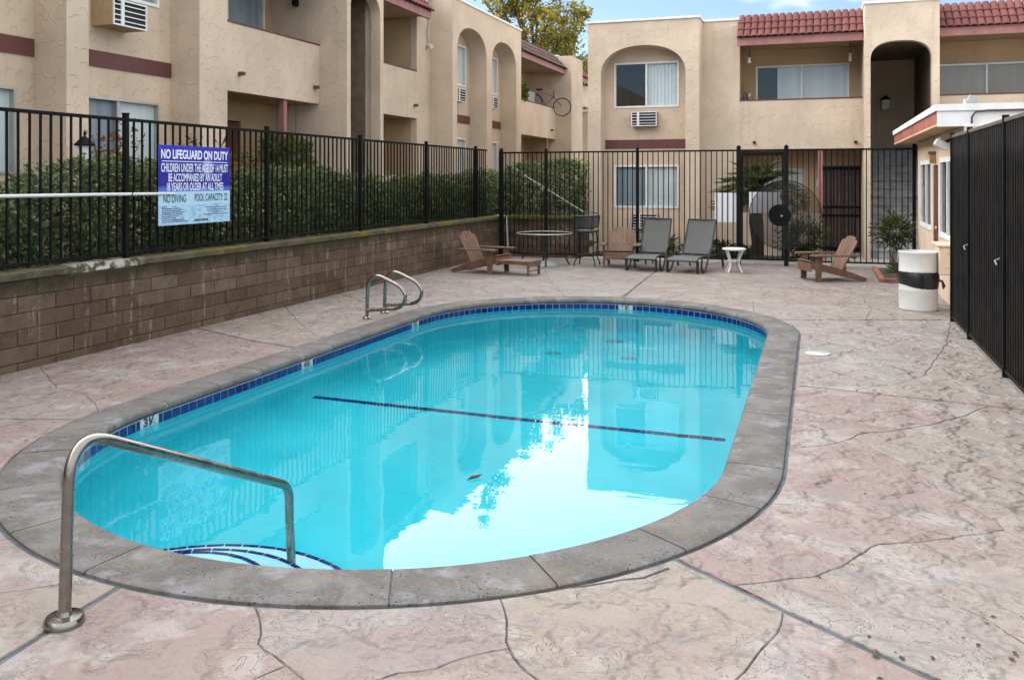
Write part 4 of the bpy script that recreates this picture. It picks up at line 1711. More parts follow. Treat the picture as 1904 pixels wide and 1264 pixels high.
build('housing', MB().cbox((-.05, -.03, 0), (.05, .03, .09), .008, Matrix.Translation((1.80, 12.3, 2.66)) @ Matrix.Rotation(.4, 4, 'Y')), 'grey_plastic', o)
build('arm', MB().tube([(1.73, 12.3, 2.635), (1.74, 12.3, 2.70)], .016, 8), 'white_plastic', o)
tag(o, 'small grey flood light standing on the pool house roof edge', 'flood light')
o = tag(build('roof_cable', MB().tube([(1.78, 12.06, 2.39), (1.78, 12.055, 2.47), (1.82, 12.055, 2.53), (1.95, 12.055, 2.545), (2.4, 12.055, 2.545)], .012, 6), 'cable_dark'), 'dark cable looped over the white roof edge of the pool house', 'cable')
o = empty('wall_lantern', (SX - .06, 14.87, 1.95))
build('lantern_glass', MB().box((SX - .08, 14.82, 1.95), (SX, 14.92, 2.08)), 'brass', o)
build('lantern_top', MB().box((SX - .10, 14.80, 2.082), (SX, 14.94, 2.13)), 'black_rail', o)
tag(o, 'brass box lantern over the pool house door', 'lamp')
o = empty('utility_box', (SX - .12, 12.9, .47))
build('box_body', MB().cbox((SX - .22, 12.55, .48), (SX - .002, 13.2, .84), .01), 'stucco_recess', o)
build('box_lid', MB().cbox((SX - .24, 12.53, .842), (SX - .002, 13.22, .87), .006), 'stucco_recess', o)
tag(o, 'tan utility box on the wall behind the white drum', 'box')

# ================================================================== sign and pole on the left fence
sg = empty('pool_sign', (-6.78, 8.50, 1.20))
tag(sg, 'blue NO LIFEGUARD ON DUTY sign wired to the left fence', 'sign')
SZ = 1.645
board = build('sign_board', MB().cbox((-.004, -.62, -.445), (.004, .62, .445), .001), 'sign_print', sg, (-6.785, 8.50, SZ))


def sign_text(s, y, z, width, height, mat, bold=0.0, align='CENTER'):
    me = text_mesh(s, 1.0, mat, bold)
    co = np.empty(len(me.vertices) * 3, np.float32)
    me.vertices.foreach_get('co', co)
    co = co.reshape(-1, 3)
    x0, x1 = co[:, 0].min(), co[:, 0].max()
    y0, y1 = co[:, 1].min(), co[:, 1].max()
    o3 = np.empty_like(co)
    o3[:, 0] = .0055 + co[:, 2] * .4
    o3[:, 1] = ((co[:, 0] - x0) / (x1 - x0) - .5) * width
    o3[:, 2] = ((co[:, 1] - y0) / (y1 - y0) - .5) * height
    me.vertices.foreach_set('co', o3.reshape(-1))
    me.update()
    lt = bpy.data.objects.new('lettering', me)
    link(lt, board, (-6.785, 8.50 + y, SZ + z))


sign_text('NO LIFEGUARD ON DUTY', 0, .345, 1.16, .105, 'print_white', .028)
build('rule', MB().box((.0045, -.57, .262), (.006, .57, .270)), 'print_white', board, (-6.785, 8.50, SZ))
sign_text('CHILDREN UNDER THE AGE OF 14 MUST', 0, .195, 1.16, .098, 'print_white', .013)
sign_text('BE ACCOMPANIED BY AN ADULT', 0, .085, .93, .092, 'print_white', .013)
sign_text('18 YEARS OR OLDER AT ALL TIMES', 0, -.018, .98, .090, 'print_white', .013)
sign_text('NO DIVING', -.36, -.150, .37, .088, 'print_dark', .010)
sign_text('POOL CAPACITY: 22', .27, -.145, .60, .086, 'print_dark', .010)
# illegible small print: plain strokes of ink
m = MB()
for col, n, y0 in ((-.34, 9, -.245), (.36, 5, -.24)):
    for i in range(n):
        wd = random.uniform(.10, .23) if i else .04
        off = 0 if col > 0 else -(.23 - wd)
        z = y0 - i * (.021 if col < 0 else .027)
        u = col + off - wd
        while u < col + off + wd:
            e = u + random.uniform(.012, .045)
            m.box((.0045, u, z), (.0052, min(e, col + off + wd), z + .010))
            u = e + .007
tag(build('small_print', m, 'print_dark', board, (-6.785, 8.50, SZ)), kind='stuff')
m = MB()
u = -.03
while u < .21:
    e = u + random.uniform(.012, .022)
    m.box((.0045, u, -.418), (.0052, e, -.392))
    u = e + .006
tag(build('small_print', m, 'print_dark', board, (-6.785, 8.50, SZ)), kind='stuff')
for y in (-.55, .55):
    build('wire_tie', MB().tube([(-6.779, 8.5 + y, SZ + .38), (-6.84, 8.5 + y, SZ + .38)], .004, 6), 'black_paint', sg)

pole = empty('rescue_pole', (-6.80, 6, 1.55))
build('shaft', MB().tube([(-6.79, 3.2, 1.575), (-6.79, 5.0, 1.567), (-6.79, 7.2, 1.558), (-6.775, 7.86, 1.553)], .017, 10), 'white_plastic', pole)
build('tip', MB().tube([(-6.775, 7.86, 1.553), (-6.765, 8.13, 1.549)], .011, 10), 'white_plastic', pole)
build('tie', MB().tube([(-6.76, 7.45, 1.53), (-6.77, 7.49, 1.575), (-6.80, 7.5, 1.59)], .005, 6), 'black_paint', pole)
tag(pole, 'long white rescue pole tied along the left fence', 'pole')
o = tag(build('plastic_pipe', MB().tube([(-6.545, 18.62, .885), (-6.50, 18.62, .06)], .017, 8).tube([(-6.75, 18.62, .89), (-6.545, 18.62, .885)], .015, 8), 'white_plastic'), 'thin white plastic pipe against the return wall', 'pipe')
hr = empty('stair_handrail', (-5.5, 18.93, .9))
build('rail', MB().tube([(-6.25, 18.93, 1.80), (-4.85, 18.93, .98)], .02, 8), 'grey_plastic', hr)
build('post', MB().tube([(-6.1, 18.93, 1.71), (-6.1, 18.97, .88)], .014, 8), 'black_paint', hr)
build('post', MB().tube([(-4.95, 18.93, 1.03), (-4.95, 18.93, .0)], .014, 8), 'black_paint', hr)
tag(hr, 'sloping grey pipe handrail in front of the far hedge', 'handrail')

# ================================================================== steel rails


def smooth_path(pts, n=8):
    """Catmull-Rom"""
    P = [Vector(p) for p in pts]
    out = []
    for i in range(len(P) - 1):
        a, b, c, d = P[max(i - 1, 0)], P[i], P[i + 1], P[min(i + 2, len(P) - 1)]
        for k in range(n):
            t = k / n
            out.append(.5 * ((2 * b) + (c - a) * t + (2 * a - 5 * b + 4 * c - d) * t * t + (3 * b - a - 3 * c + d) * t ** 3))
    out.append(P[-1])
    return out


def fillet(pts, r, n=8):
    P = [Vector(p) for p in pts]
    out = [P[0]]
    rr = r if isinstance(r, (list, tuple)) else [r] * (len(P) - 2)
    for i in range(1, len(P) - 1):
        a, b, c = P[i - 1], P[i], P[i + 1]
        u, v = (a - b).normalized(), (c - b).normalized()
        d = rr[i - 1]
        s, e = b + u * d, b + v * d
        for k in range(n + 1):
            t = k / n
            out.append((1 - t) ** 2 * s + 2 * t * (1 - t) * b + t * t * e)
    out.append(P[-1])
    return out


hr = empty('pool_handrail', (-2.757, 2.684, 0))
A, B = Vector((-2.757, 2.684)), Vector((-2.675, 4.128))
dv = (B - A)


def on(t, z):
    q = A + dv * t
    return (q.x, q.y, z)


build('tube', MB().tube(fillet([on(0, .0), on(.02, .74), on(.985, .075), on(1, -.78)], [.22, .075], 14), .0235, 18), 'steel', hr)
build('flange', MB().lathe([(.074, .0), (.074, .018), (.066, .030), (.030, .034), (.026, .05)], (A.x, A.y, .0), 28), 'steel', hr)
tag(hr, 'large bent steel handrail over the entry steps in the foreground', 'handrail')
for y, lab in ((9.74, 'nearer steel grab rail of the pair on the left coping'), (10.21, 'farther steel grab rail of the pair on the left coping')):
    g = empty('grab_rail', (-5.24, y, 0))
    build('tube', MB().tube(smooth_path([(-5.24, y, 0), (-5.235, y, .22), (-5.22, y, .42), (-5.17, y, .50), (-5.08, y, .525), (-4.93, y, .47), (-4.79, y, .40), (-4.72, y, .30), (-4.745, y, .20), (-4.83, y, .145), (-4.95, y, .128), (-5.228, y, .10)], 7), .0215, 12), 'steel', g)
    build('flange', MB().lathe([(.055, 0), (.055, .014), (.045, .022), (.026, .03)], (-5.24, y, 0), 20), 'steel', g)
    tag(g, lab, 'grab rail')

# ================================================================== furniture


def board(mb, pts, fn, t, c=0):
    return mb.prism(pts, fn, t)


def adirondack(name, footrest=False):
    """front towards -Y"""
    root = empty(name)
    W = 'wood_brown'
    hw = .27
    for sx in (-1, 1):
        x0 = sx * hw - (.0 if sx < 0 else .024)
        build('stringer', MB().prism([(-.40, .315), (-.41, .215), (.46, .0), (.53, .0), (.53, .055), (.18, .185), (-.1, .26)], lambda u, v, w, x0=x0: (x0 + w, u, v), .024), W, root)
        xl = sx * (hw + .026) - .015
        build('leg', MB().prism([(-.36, 0), (-.27, 0), (-.24, .425), (-.36, .425)], lambda u, v, w, xl=xl: (xl + w, u, v), .03), W, root)
        xa = sx * (hw + .065)
        build('arm', MB().prism([(-.075, -.44), (.06, -.44), (.075, -.40), (.07, -.05), (.03, .36), (-.035, .36), (-.06, -.05), (-.08, -.38)], lambda u, v, w, xa=xa, sx=sx: (xa + u * sx, v, .427 + .02 * max(0, v) * -1 + w), .024), W, root)
    for i in range(5):
        t = i / 4
        y = -.39 + t * .44
        z = .312 - t * .125
        M = Matrix.Translation((0, y, z)) @ Matrix.Rotation(-.28, 4, 'X')
        build('seat_slat', MB().cbox((-hw + .002, -.048, .004), (hw - .002, .048, .026), .004, M), W, root)
    build('apron', MB().cbox((-hw - .0, -.436, .165), (hw, -.412, .305), .004), W, root)
    build('back_rail', MB().cbox((-hw, .155, .19), (hw, .185, .26), .004), W, root)
    build('back_rail', MB().cbox((-hw - .06, .30, .385), (hw + .06, .33, .424), .004), W, root)
    n = 5
    lean = .47
    for i in range(n):
        k = i - 2
        x0, x1 = k * .092, k * .112
        hw0, hw1 = .040, .050
        L_ = .655 - .012 * k * k - (.022 if abs(k) == 2 else 0)
        top = [(x1 + hw1, L_ - .028 * (k + .6 if k > 0 else (.5 if k == 0 else 0)) * .8), (x1 + hw1 * .4, L_), (x1 - hw1 * .4, L_), (x1 - hw1, L_ - .028 * (-k + .6 if k < 0 else (.5 if k == 0 else 0)) * .8)]
        pts = [(x0 - hw0, 0), (x0 + hw0, 0)] + top
        cs, sn = math.cos(lean), math.sin(lean)
        build('back_slat', MB().prism(pts, lambda u, v, w: (u, .11 + v * sn + w * cs, .165 + v * cs - w * sn), .02), W, root)
    if footrest:
        f = build('footrest', MB().cbox((-.22, -1.06, .19), (-.196, -.42, .235), .003).cbox((.196, -1.06, .19), (.22, -.42, .235), .003), W, root)
        for i in range(7):
            y = -1.05 + i * .092
            build('footrest_slat', MB().cbox((-.225, y, .237), (.225, y + .078, .257), .003), W, f)
        build('footrest_front', MB().cbox((-.225, -1.078, .165), (.225, -1.062, .257), .003), W, f)
        for sx in (-1, 1):
            build('footrest_leg', MB().cbox((sx * .2 - .02, -1.06, .0), (sx * .2 + .02, -1.02, .19), .004), W, f)
        build('footrest_rung', MB().cbox((-.18, -1.048, .07), (.18, -1.032, .09), .002), W, f)
    return root


a1 = adirondack('adirondack_chair', True)
a1.location = (-5.80, 15.26, 0)
a1.rotation_euler = (0, 0, math.radians(79))
tag(a1, 'brown slatted lounge chair with pulled out footrest by the block wall', 'chair', 'brown slatted garden chairs')
a2 = adirondack('adirondack_chair')
a2.location = (-3.66, 17.18, 0)
a2.rotation_euler = (0, 0, math.radians(8))
tag(a2, 'brown slatted chair facing the pool between bar chair and grey lounger', 'chair', 'brown slatted garden chairs')
a3 = copy_tree(a2)
a3.location = (.18, 15.98, 0)
a3.rotation_euler = (0, 0, math.radians(-66))
tag(a3, 'brown slatted chair alone in front of the dark security door', 'chair', 'brown slatted garden chairs')


def chaise(name):
    root = empty(name)
    hw = .30
    F = 'chair_frame'
    # seat and back sling
    prof = [(0, .235), (.04, .262), (.15, .275), (.35, .285), (.55, .27), (.75, .27)]
    vs, fs = [], []
    for dz in (0, -.008):
        for y, z in prof:
            for x in (-hw + .03, 0, hw - .03):
                vs.append((x, y, z + dz - (.012 if x == 0 else 0)))
    m = len(prof) * 3
    for s in (0, 1):
        for i in range(len(prof) - 1):
            for j in range(2):
                a = s * m + i * 3 + j
                q = (a, a + 1, a + 4, a + 3)
                fs.append(q if s == 0 else q[::-1])
    build('seat_sling', MB().add(vs, fs, True), 'sling', root, recalc=False)
    bp = [(.80, .30), (.92, .50), (1.02, .70), (1.12, .925)]
    vs, fs = [], []
    for dz in (0, .010):
        for y, z in bp:
            for x in (-hw + .04, 0, hw - .04):
                vs.append((x, y + dz + (.012 if x == 0 else 0), z))
    m = len(bp) * 3
    for s in (0, 1):
        for i in range(len(bp) - 1):
            for j in range(2):
                a = s * m + i * 3 + j
                q = (a, a + 1, a + 4, a + 3)
                fs.append(q if s == 0 else q[::-1])
    build('back_sling', MB().add(vs, fs, True), 'sling', root, recalc=False)
    for sx in (-1, 1):
        x = sx * (hw - .015)
        build('side_rail', MB().tube([(x, -.01, .225)] + [(x, y, z) for y, z in prof[1:]] + [(x, 1.35, .27), (x, 1.75, .265)], .016, 8), F, root)
        build('back_frame', MB().tube([(sx * (hw - .03), y, z) for y, z in [(.78, .27)] + bp], .014, 8), F, root)
        build('leg', MB().cbox((x - .02, .02, 0), (x + .02, .06, .23), .004), F, root)
        # curved arm and leg loop
        xo = sx * (hw + .03)
        build('arm_loop', MB().tube(smooth_path([(xo, .16, .26), (xo, .13, .12), (xo, .22, .012), (xo, .36, .06), (xo, .48, .22), (xo, .58, .38), (xo, .74, .445), (xo, .98, .44), (xo, 1.15, .38), (xo, 1.3, .18), (xo, 1.38, .0)], 5), .017, 8), F, root)
    build('front_bar', MB().tube([(-hw + .02, -.005, .225), (hw - .02, -.005, .225)], .016, 8), F, root)
    build('top_bar', MB().tube([(-hw + .03, 1.12, .93), (hw - .03, 1.12, .93)], .014, 8), F, root)
    build('cross_bar', MB().tube([(-hw + .02, .77, .262), (hw - .02, .77, .262)], .014, 8), F, root)
    for i in range(6):
        x = -.2 + i * .08
        build('lacing', MB().tube([(x, .755, .27), (x + .02 * (-1) ** i, .80, .30)], .006, 5), F, root)
    for sx in (-1, 1):
        build('rear_leg', MB().tube([(sx * .26, 1.55, .265), (sx * .26, 1.62, .0)], .016, 8), F, root)
    return root


c1 = chaise('chaise_lounge')
c1.location = (-3.10, 16.32, 0)
c1.rotation_euler = (0, 0, math.radians(-7))
tag(c1, 'grey sling lounger next to the middle brown chair', 'lounger', 'grey sling loungers')
c2 = copy_tree(c1)
c2.location = (-2.33, 16.22, 0)
c2.rotation_euler = (0, 0, math.radians(-12))
tag(c2, 'grey sling lounger next to the small white table', 'lounger', 'grey sling loungers')

# small white table
st = empty('side_table', (-1.45, 16.76, 0))
c = (-1.45, 16.76, 0)
build('table_top', MB().lathe([(.19, .405), (.215, .41), (.215, .435), (.20, .442), (.17, .438)], c, 32), 'white_plastic', st)
for i in range(4):
    a = PI / 4 + i * PI / 2 + .25
    e = lambda r_, z: (c[0] + r_ * math.cos(a), c[1] + r_ * math.sin(a), z)
    build('leg', MB().tube(smooth_path([e(.19, .41), e(.14, .30), e(.105, .2), e(.12, .1), e(.18, .0)], 4), [.018] * 16 + [.015], 8), 'white_plastic', st)
build('shelf_ring', MB().lathe([(.10, .20), (.115, .205), (.115, .225), (.10, .23)], c, 24), 'white_plastic', st)
tag(st, 'small round white plastic table beside the grey loungers', 'table')

# round glass table with umbrella foot
tb = empty('patio_table', (-5.15, 16.95, 0))
c = (-5.15, 16.95, 0)
nr = 48
ring = [(c[0] + .55 * math.cos(2 * PI * i / nr), c[1] + .55 * math.sin(2 * PI * i / nr), .632) for i in range(nr)]
build('rim', MB().tube(ring, .010, 8, True), 'aluminium', tb)
build('glass_top', MB().lathe([(.535, .632), (.535, .638)], c, 40), 'table_glass', tb)
for i in range(4):
    a = .35 + i * PI / 2
    e = lambda r_, z: (c[0] + r_ * math.cos(a), c[1] + r_ * math.sin(a), z)
    build('leg', MB().tube(smooth_path([e(.50, .62), e(.49, .45), e(.42, .27), e(.44, .12), e(.50, 0)], 4), .018, 8), 'chair_frame', tb)
ring2 = [(c[0] + .42 * math.cos(2 * PI * i / nr), c[1] + .42 * math.sin(2 * PI * i / nr), .27) for i in range(nr)]
build('brace_ring', MB().tube(ring2, .010, 6, True), 'chair_frame', tb)
tag(tb, 'round glass topped patio table with dark metal legs', 'table')
ub = tag(build('umbrella_base', MB().lathe([(.235, 0), (.235, .02), (.21, .05), (.13, .085), (.05, .10), (.03, .11), (.03, .14)], (-5.05, 16.72, 0), 32), 'grey_plastic'), 'grey domed umbrella base standing under the glass table', 'umbrella base')

# bar chair
bc = empty('bar_chair', (-4.32, 17.12, 0))
F = 'chair_frame'
cx_, cy_ = -4.32, 17.12
for sx in (-1, 1):
    for sy in (-1, 1):
        build('leg', MB().tube(smooth_path([(cx_ + sx * .15, cy_ + sy * .15, .66), (cx_ + sx * .17, cy_ + sy * .16, .45), (cx_ + sx * .16, cy_ + sy * .15, .2), (cx_ + sx * .20, cy_ + sy * .19, .08), (cx_ + sx * .21, cy_ + sy * .21, 0)], 4), .013, 8), F, bc)
for z, q in ((.22, .155), (.45, .165)):
    build('rung', MB().tube([(cx_ - q, cy_ - q, z), (cx_ + q, cy_ - q, z), (cx_ + q, cy_ + q, z), (cx_ - q, cy_ + q, z)], .009, 6, True), F, bc)
build('seat', MB().lathe([(.06, .655), (.23, .66), (.25, .68), (.24, .70), (.12, .695)], (cx_, cy_, 0), 20), F, bc)
pts = [(cx_ + .24 * math.cos(PI + PI * i / 10), cy_ - .16 * 0 - .22 * math.sin(PI * i / 10) * 1.0, 0) for i in range(11)]
vs, fs = [], []
for z, s in ((.76, .94), (.98, 1.08)):
    for x, y, _ in pts:
        vs.append((cx_ + (x - cx_) * s, cy_ + (y - cy_) * s, z))
n = 11
for i in range(10):
    fs.append((i, i + 1, n + i + 1, n + i))
vs2 = [(cx_ + (x - cx_) * .97, cy_ + (y - cy_) * .97, z) for x, y, z in vs]
fs2 = [f[::-1] for f in fs]
k = NT('mesh_back')
tr = k.n('BsdfTransparent')
df = k.n('BsdfPrincipled', {'Base Color': (0.05, 0.055, 0.065), 'Roughness': .5})
mx = k.n('MixShader', {0: .62, 1: tr.outputs[0], 2: df.outputs[0]})
k.t.links.new(mx.outputs[0], k.out.inputs['Surface'])
build('back_mesh', MB().add(vs, fs, True).add(vs2, fs2, True), 'mesh_back', bc, recalc=False)
build('back_hoop', MB().tube([v for v in vs[n:]], .013, 6), F, bc)
build('back_hoop', MB().tube([v for v in vs[:n]], .010, 6), F, bc)
for i in (0, 3, 7, 10):
    build('back_post', MB().tube([(vs[i][0], vs[i][1], .68), vs[i], vs[n + i]], .010, 6), F, bc)
build('back_scroll', MB().tube(smooth_path([(cx_ - .02, cy_ - .235, .98), (cx_ + .0, cy_ - .24, 1.05), (cx_ + .12, cy_ - .22, 1.06), (cx_ + .22, cy_ - .12, 1.04), (cx_ + .25, cy_ - .03, .98)], 4), .009, 6), F, bc)
tag(bc, 'dark metal swivel bar chair with curved mesh back', 'chair')

# white drum with a black liner
dm = empty('trash_drum', (1.255, 12.80, 0))
c = (1.255, 12.80, 0)
pr = [(.228, .0), (.236, .01), (.236, .02), (.236, .25), (.240, .262), (.236, .274), (.236, .50), (.240, .512), (.236, .524), (.236, .735), (.242, .745), (.242, .760), (.232, .765), (.225, .74), (.22, .60)]
build('drum_body', MB().lathe(pr, c, 40), 'white_plastic', dm)
vs, fs = [], []
n = 48
for i in range(n):
    a = 2 * PI * i / n
    w = .004 * math.sin(i * 2.7) + random.uniform(-.002, .003)
    low = .335 - .05 * max(0, math.cos(a + .9))
    for r_, z in ((.240, .50 + w), (.248 + w, .47), (.252 + w * 1.5, .42), (.249 - w, .37), (.241, low + w)):
        vs.append((c[0] + r_ * math.cos(a), c[1] + r_ * math.sin(a), z))
for i in range(n):
    j = (i + 1) % n
    for q in range(4):
        fs.append((i * 5 + q, j * 5 + q, j * 5 + q + 1, i * 5 + q + 1))
build('liner_band', MB().add(vs, fs, True), 'black_plastic', dm)
build('liner_knot', MB().tube([(c[0] + .22, c[1] - .10, .40), (c[0] + .27, c[1] - .13, .39), (c[0] + .29, c[1] - .14, .33), (c[0] + .28, c[1] - .15, .29)], [.02, .016, .022, .006], 7), 'black_plastic', dm)
tag(dm, 'white drum litter bin with a black liner band', 'bin')

lid = tag(build('skimmer_lid', MB().lathe([(.122, .001), (.122, .008), (.112, .011), (.02, .012)], (.0, 9.235, 0), 32), 'marker_tile'), 'round white skimmer lid set in the deck right of the pool', 'lid')

# brick edged planter with shrub at the pool house corner
plx = empty('brick_planter', (1.3, 17.0, 0))
tag(plx, 'low red brick edged planting bed beside the pool house', 'planter')
y = 15.85
while y < 17.9:
    build('brick', MB().cbox((.97, y, -.002), (1.06, y + .19, .065), .005), 'planter_brick', plx)
    y += .2
x = 1.07
while x < 1.66:
    build('brick', MB().cbox((x, 15.85, -.002), (min(x + .19, 1.66), 15.94, .065), .005), 'planter_brick', plx)
    x += .2
build('bed_soil', MB().box((1.062, 15.942, 0), (1.68, 17.95, .035)), 'soil', plx)

# ================================================================== bicycle hung over the far balcony rail
bk = empty('bicycle', (-8.85, 30.2, 4.3))
tag(bk, 'bicycle leaning out over the far balcony rail', 'bicycle')
wc = Vector((-8.62, 30.55, 4.27))
BD = Vector((.96, .28, 0))


def wheel(c, r_=.31):
    n = 32

    def q(a, k=1.0):
        return c + BD * (r_ * k * math.cos(a)) + Vector((0, 0, r_ * k * math.sin(a)))
    w = build('wheel', MB().tube([q(2 * PI * i / n, .93) for i in range(n)], .010, 6, True), 'aluminium', bk)
    build('tyre', MB().tube([q(2 * PI * i / n) for i in range(n)], .021, 8, True), 'rubber', w)
    m = MB()
    for i in range(14):
        m.tube([c, q(2 * PI * i / 14, .93)], .002, 4)
    m.tube([c + Vector((.01, -.05, 0)), c + Vector((-.01, .05, 0))], .018, 8)
    build('spokes', m, 'aluminium', w)


wheel(wc)
rear = wc - BD * 1.02 + Vector((0, 0, .16))
wheel(rear)
head = wc - BD * .30 + Vector((0, 0, .36))
seat = wc - BD * .82 + Vector((0, 0, .58))
crank = wc - BD * .60 + Vector((0, 0, .06))
build('fork', MB().tube([wc, head], .016, 8), 'fascia_red', bk)
build('frame', MB().tube([head, seat, crank, head], .017, 8).tube([seat, rear, crank], .012, 8), 'fascia_red', bk)
sd = Vector((-.28, .96, 0))
build('handlebar', MB().tube([head + sd * .28 + Vector((0, 0, .20)), head + Vector((0, 0, .16)), head - sd * .28 + Vector((0, 0, .20))], .013, 8).tube([head, head + Vector((0, 0, .16))], .013, 8), 'black_paint', bk)
build('saddle', MB().cbox((-.12, -.06, 0), (.12, .06, .05), .02, Matrix.Translation(seat + Vector((0, 0, .02)))), 'rubber', bk)
o = tag(build('storage_tub', MB().prism([(-.36, 0), (.36, 0), (.42, .42), (-.42, .42)], lambda u, v, w: (-9.75 + w, 28.9 + u, 4.27 + v), .5), 'grey_plastic'), 'translucent grey storage tub on the far balcony', 'tub')

# ================================================================== planting
RG = np.random.default_rng(3)


def hedge(name, x0, x1, y0, y1, z0, top_fn, n, label, mat='leaf_hedge', size=.055, seed=1):
    g = np.random.default_rng(seed)
    root = empty(name, ((x0 + x1) / 2, (y0 + y1) / 2, z0))
    pts, dirs = [], []
    cnt = 0
    while cnt < n:
        k = n
        u = g.uniform(0, 1, (k, 3))
        x = x0 + (x1 - x0) * u[:, 0]
        y = y0 + (y1 - y0) * u[:, 1]
        tz = top_fn(x, y)
        z = z0 + (tz - z0) * u[:, 2]
        # lumpy outline
        lump = .13 * np.sin(y * 2.9 + z * 3.1) + .07 * np.sin(y * 6.7 - z * 4.2 + 1.3) + .05 * np.sin(z * 9 + y * 11)
        dx = np.minimum(x - x0, x1 - x) + lump * .6
        dz = tz - z + lump * .7
        d = np.minimum(dx, dz)
        p = np.where(d < 0, np.where(d < -.07, .02, .14), np.where(d < .13, 1.0, .32))
        hole = np.sin(y * 4.1 + 1) * np.sin(z * 6.3 + y * 1.7) + .35 * np.sin(y * 13 + z * 17)
        p = p * np.where(hole > .55, .25, 1)
        keep = g.uniform(0, 1, k) < p
        P = np.c_[x, y, z][keep]
        outw = np.c_[np.where(x > (x0 + x1) / 2, 1., -1.), np.zeros(k), .55 * np.ones(k)][keep]
        pts.append(P)
        dirs.append(outw)
        cnt += len(P)
    P = np.concatenate(pts)[:n]
    D = np.concatenate(dirs)[:n]
    leaves('foliage', P, D, size, mat, root, .5, .3, seed, .8)
    # paler young shoots on the crown and outer face
    k = n // 9
    y = g.uniform(y0, y1, k)
    x = g.uniform(x0, x1, k)
    tz = top_fn(x, y)
    onface = g.uniform(0, 1, k) < .45
    x = np.where(onface, x1 + g.normal(size=k) * .04, x)
    z = np.where(onface, z0 + (tz - z0) * g.uniform(.25, 1, k) ** .7, tz + g.normal(size=k) * .035)
    keep = np.sin(y * 3.3 + 2) + np.sin(y * 8.1 + z * 5) + g.normal(size=k) * .6 > .1
    P2 = np.c_[x, y, z][keep]
    leaves('young_shoots', P2, np.tile(np.array([[.6, 0, .5]]), (len(P2), 1)), size * .95, 'leaf_young', root, .5, .3, seed + 100, .8)
    m = MB()
    yy = y0 + .2
    while yy < y1:
        xx = (x0 + x1) / 2 + random.uniform(-.1, .1)
        h = float(top_fn(np.array([xx]), np.array([yy]))[0]) - .15
        for q in range(3):
            m.tube([(xx, yy, z0 - .02), (xx + random.uniform(-.1, .1), yy + random.uniform(-.15, .15), (z0 + h) / 2), (xx + random.uniform(-.25, .25), yy + random.uniform(-.3, .3), h)], [.014, .009, .004], 5)
        yy += .33
    build('stems', m, 'bark', root)
    return tag(root, label, 'hedge')


def top1(x, y):
    return 1.86 + .06 * np.sin(y * 1.7) + .045 * np.sin(y * 4.3 + 1) + .03 * np.sin(y * 9.1) - .25 * np.clip(6.9 - y, 0, 1) - .10 * np.clip(y - 11, 0, 1) - .08 * np.clip(y - 13, 0, 1) + .14 * np.clip(y - 17, 0, 1)


hedge('hedge', -7.75, -7.02, 4.6, 20.6, .80, top1, 66000, 'long clipped hedge behind the left fence', size=.058, seed=11)
hedge('hedge', -6.9, -5.16, 19.5, 20.5, .80, lambda x, y: 2.08 + .05 * np.sin(x * 3) - .03 * np.sin(x * 7), 9000, 'far clipped hedge above the return wall in the corner', 'leaf_hedge', .065, 12)


def shrub(name, c, rad, n, mat, size, label, cat='shrub', seed=1, stems=6, aspect=.45, flat=1.0, jitter=.9):
    g = np.random.default_rng(seed)
    root = empty(name, (c[0], c[1], c[2]))
    v = g.normal(size=(n, 3))
    v /= np.linalg.norm(v, axis=1)[:, None]
    r_ = g.uniform(.35, 1.0, n)[:, None] * (1 + .25 * np.sin(v[:, :1] * 5 + v[:, 1:2] * 7 + seed))
    P = np.array([c[0], c[1], c[2] + rad[2] * flat]) + v * r_ * np.array(rad)
    P[:, 2] = np.maximum(P[:, 2], c[2] + .02)
    leaves('foliage', P, v, size, mat, root, aspect, .3, seed, jitter)
    m = MB()
    for i in range(stems):
        e = g.normal(size=3) * np.array(rad) * .5
        m.tube([(c[0] + e[0] * .1, c[1] + e[1] * .1, c[2] - .02), (c[0] + e[0] * .5, c[1] + e[1] * .5, c[2] + rad[2] * flat * .6), (c[0] + e[0], c[1] + e[1], c[2] + rad[2] * flat * 1.2)], [.012, .008, .004], 5)
    build('stem', m, 'bark', root)
    return tag(root, label, cat)


shrub('planter_shrub', (1.33, 17.55, .03), (.33, .30, .28), 1200, 'leaf_dark', .08, 'dark leafy shrub in the brick bed before the concrete stairs', seed=5, flat=2.6, aspect=.35)
shrub('ground_plant', (1.45, 17.2, .03), (.25, .5, .09), 500, 'leaf_dark', .06, 'low creeping plant covering the brick edged bed', 'plant', seed=6)
shrub('porch_bush', (-.30, 20.3, 0), (.50, .35, .42), 2400, 'leaf_dark', .07, 'dark bush growing against the porch wall behind the gate', seed=7)
shrub('porch_bush', (-2.2, 19.9, 0), (.55, .3, .17), 1400, 'leaf_dark', .07, 'low bush behind the fence between the two grey loungers', seed=8)
shrub('porch_bush', (-3.4, 20.0, 0), (.5, .3, .22), 1400, 'leaf_dark', .07, 'low bush under the ground floor window behind the middle chair', seed=9)
shrub('porch_bush', (-1.55, 19.8, 0), (.35, .3, .13), 900, 'leaf_dark', .06, 'low bush behind the fence next to the white side table', seed=10)
tag(build('planting_bed', MB().box((-4.9, 19.55, -.1), (.05, 20.44, .012)), 'soil'), 'dark soil bed along the foot of the far block', kind='structure')

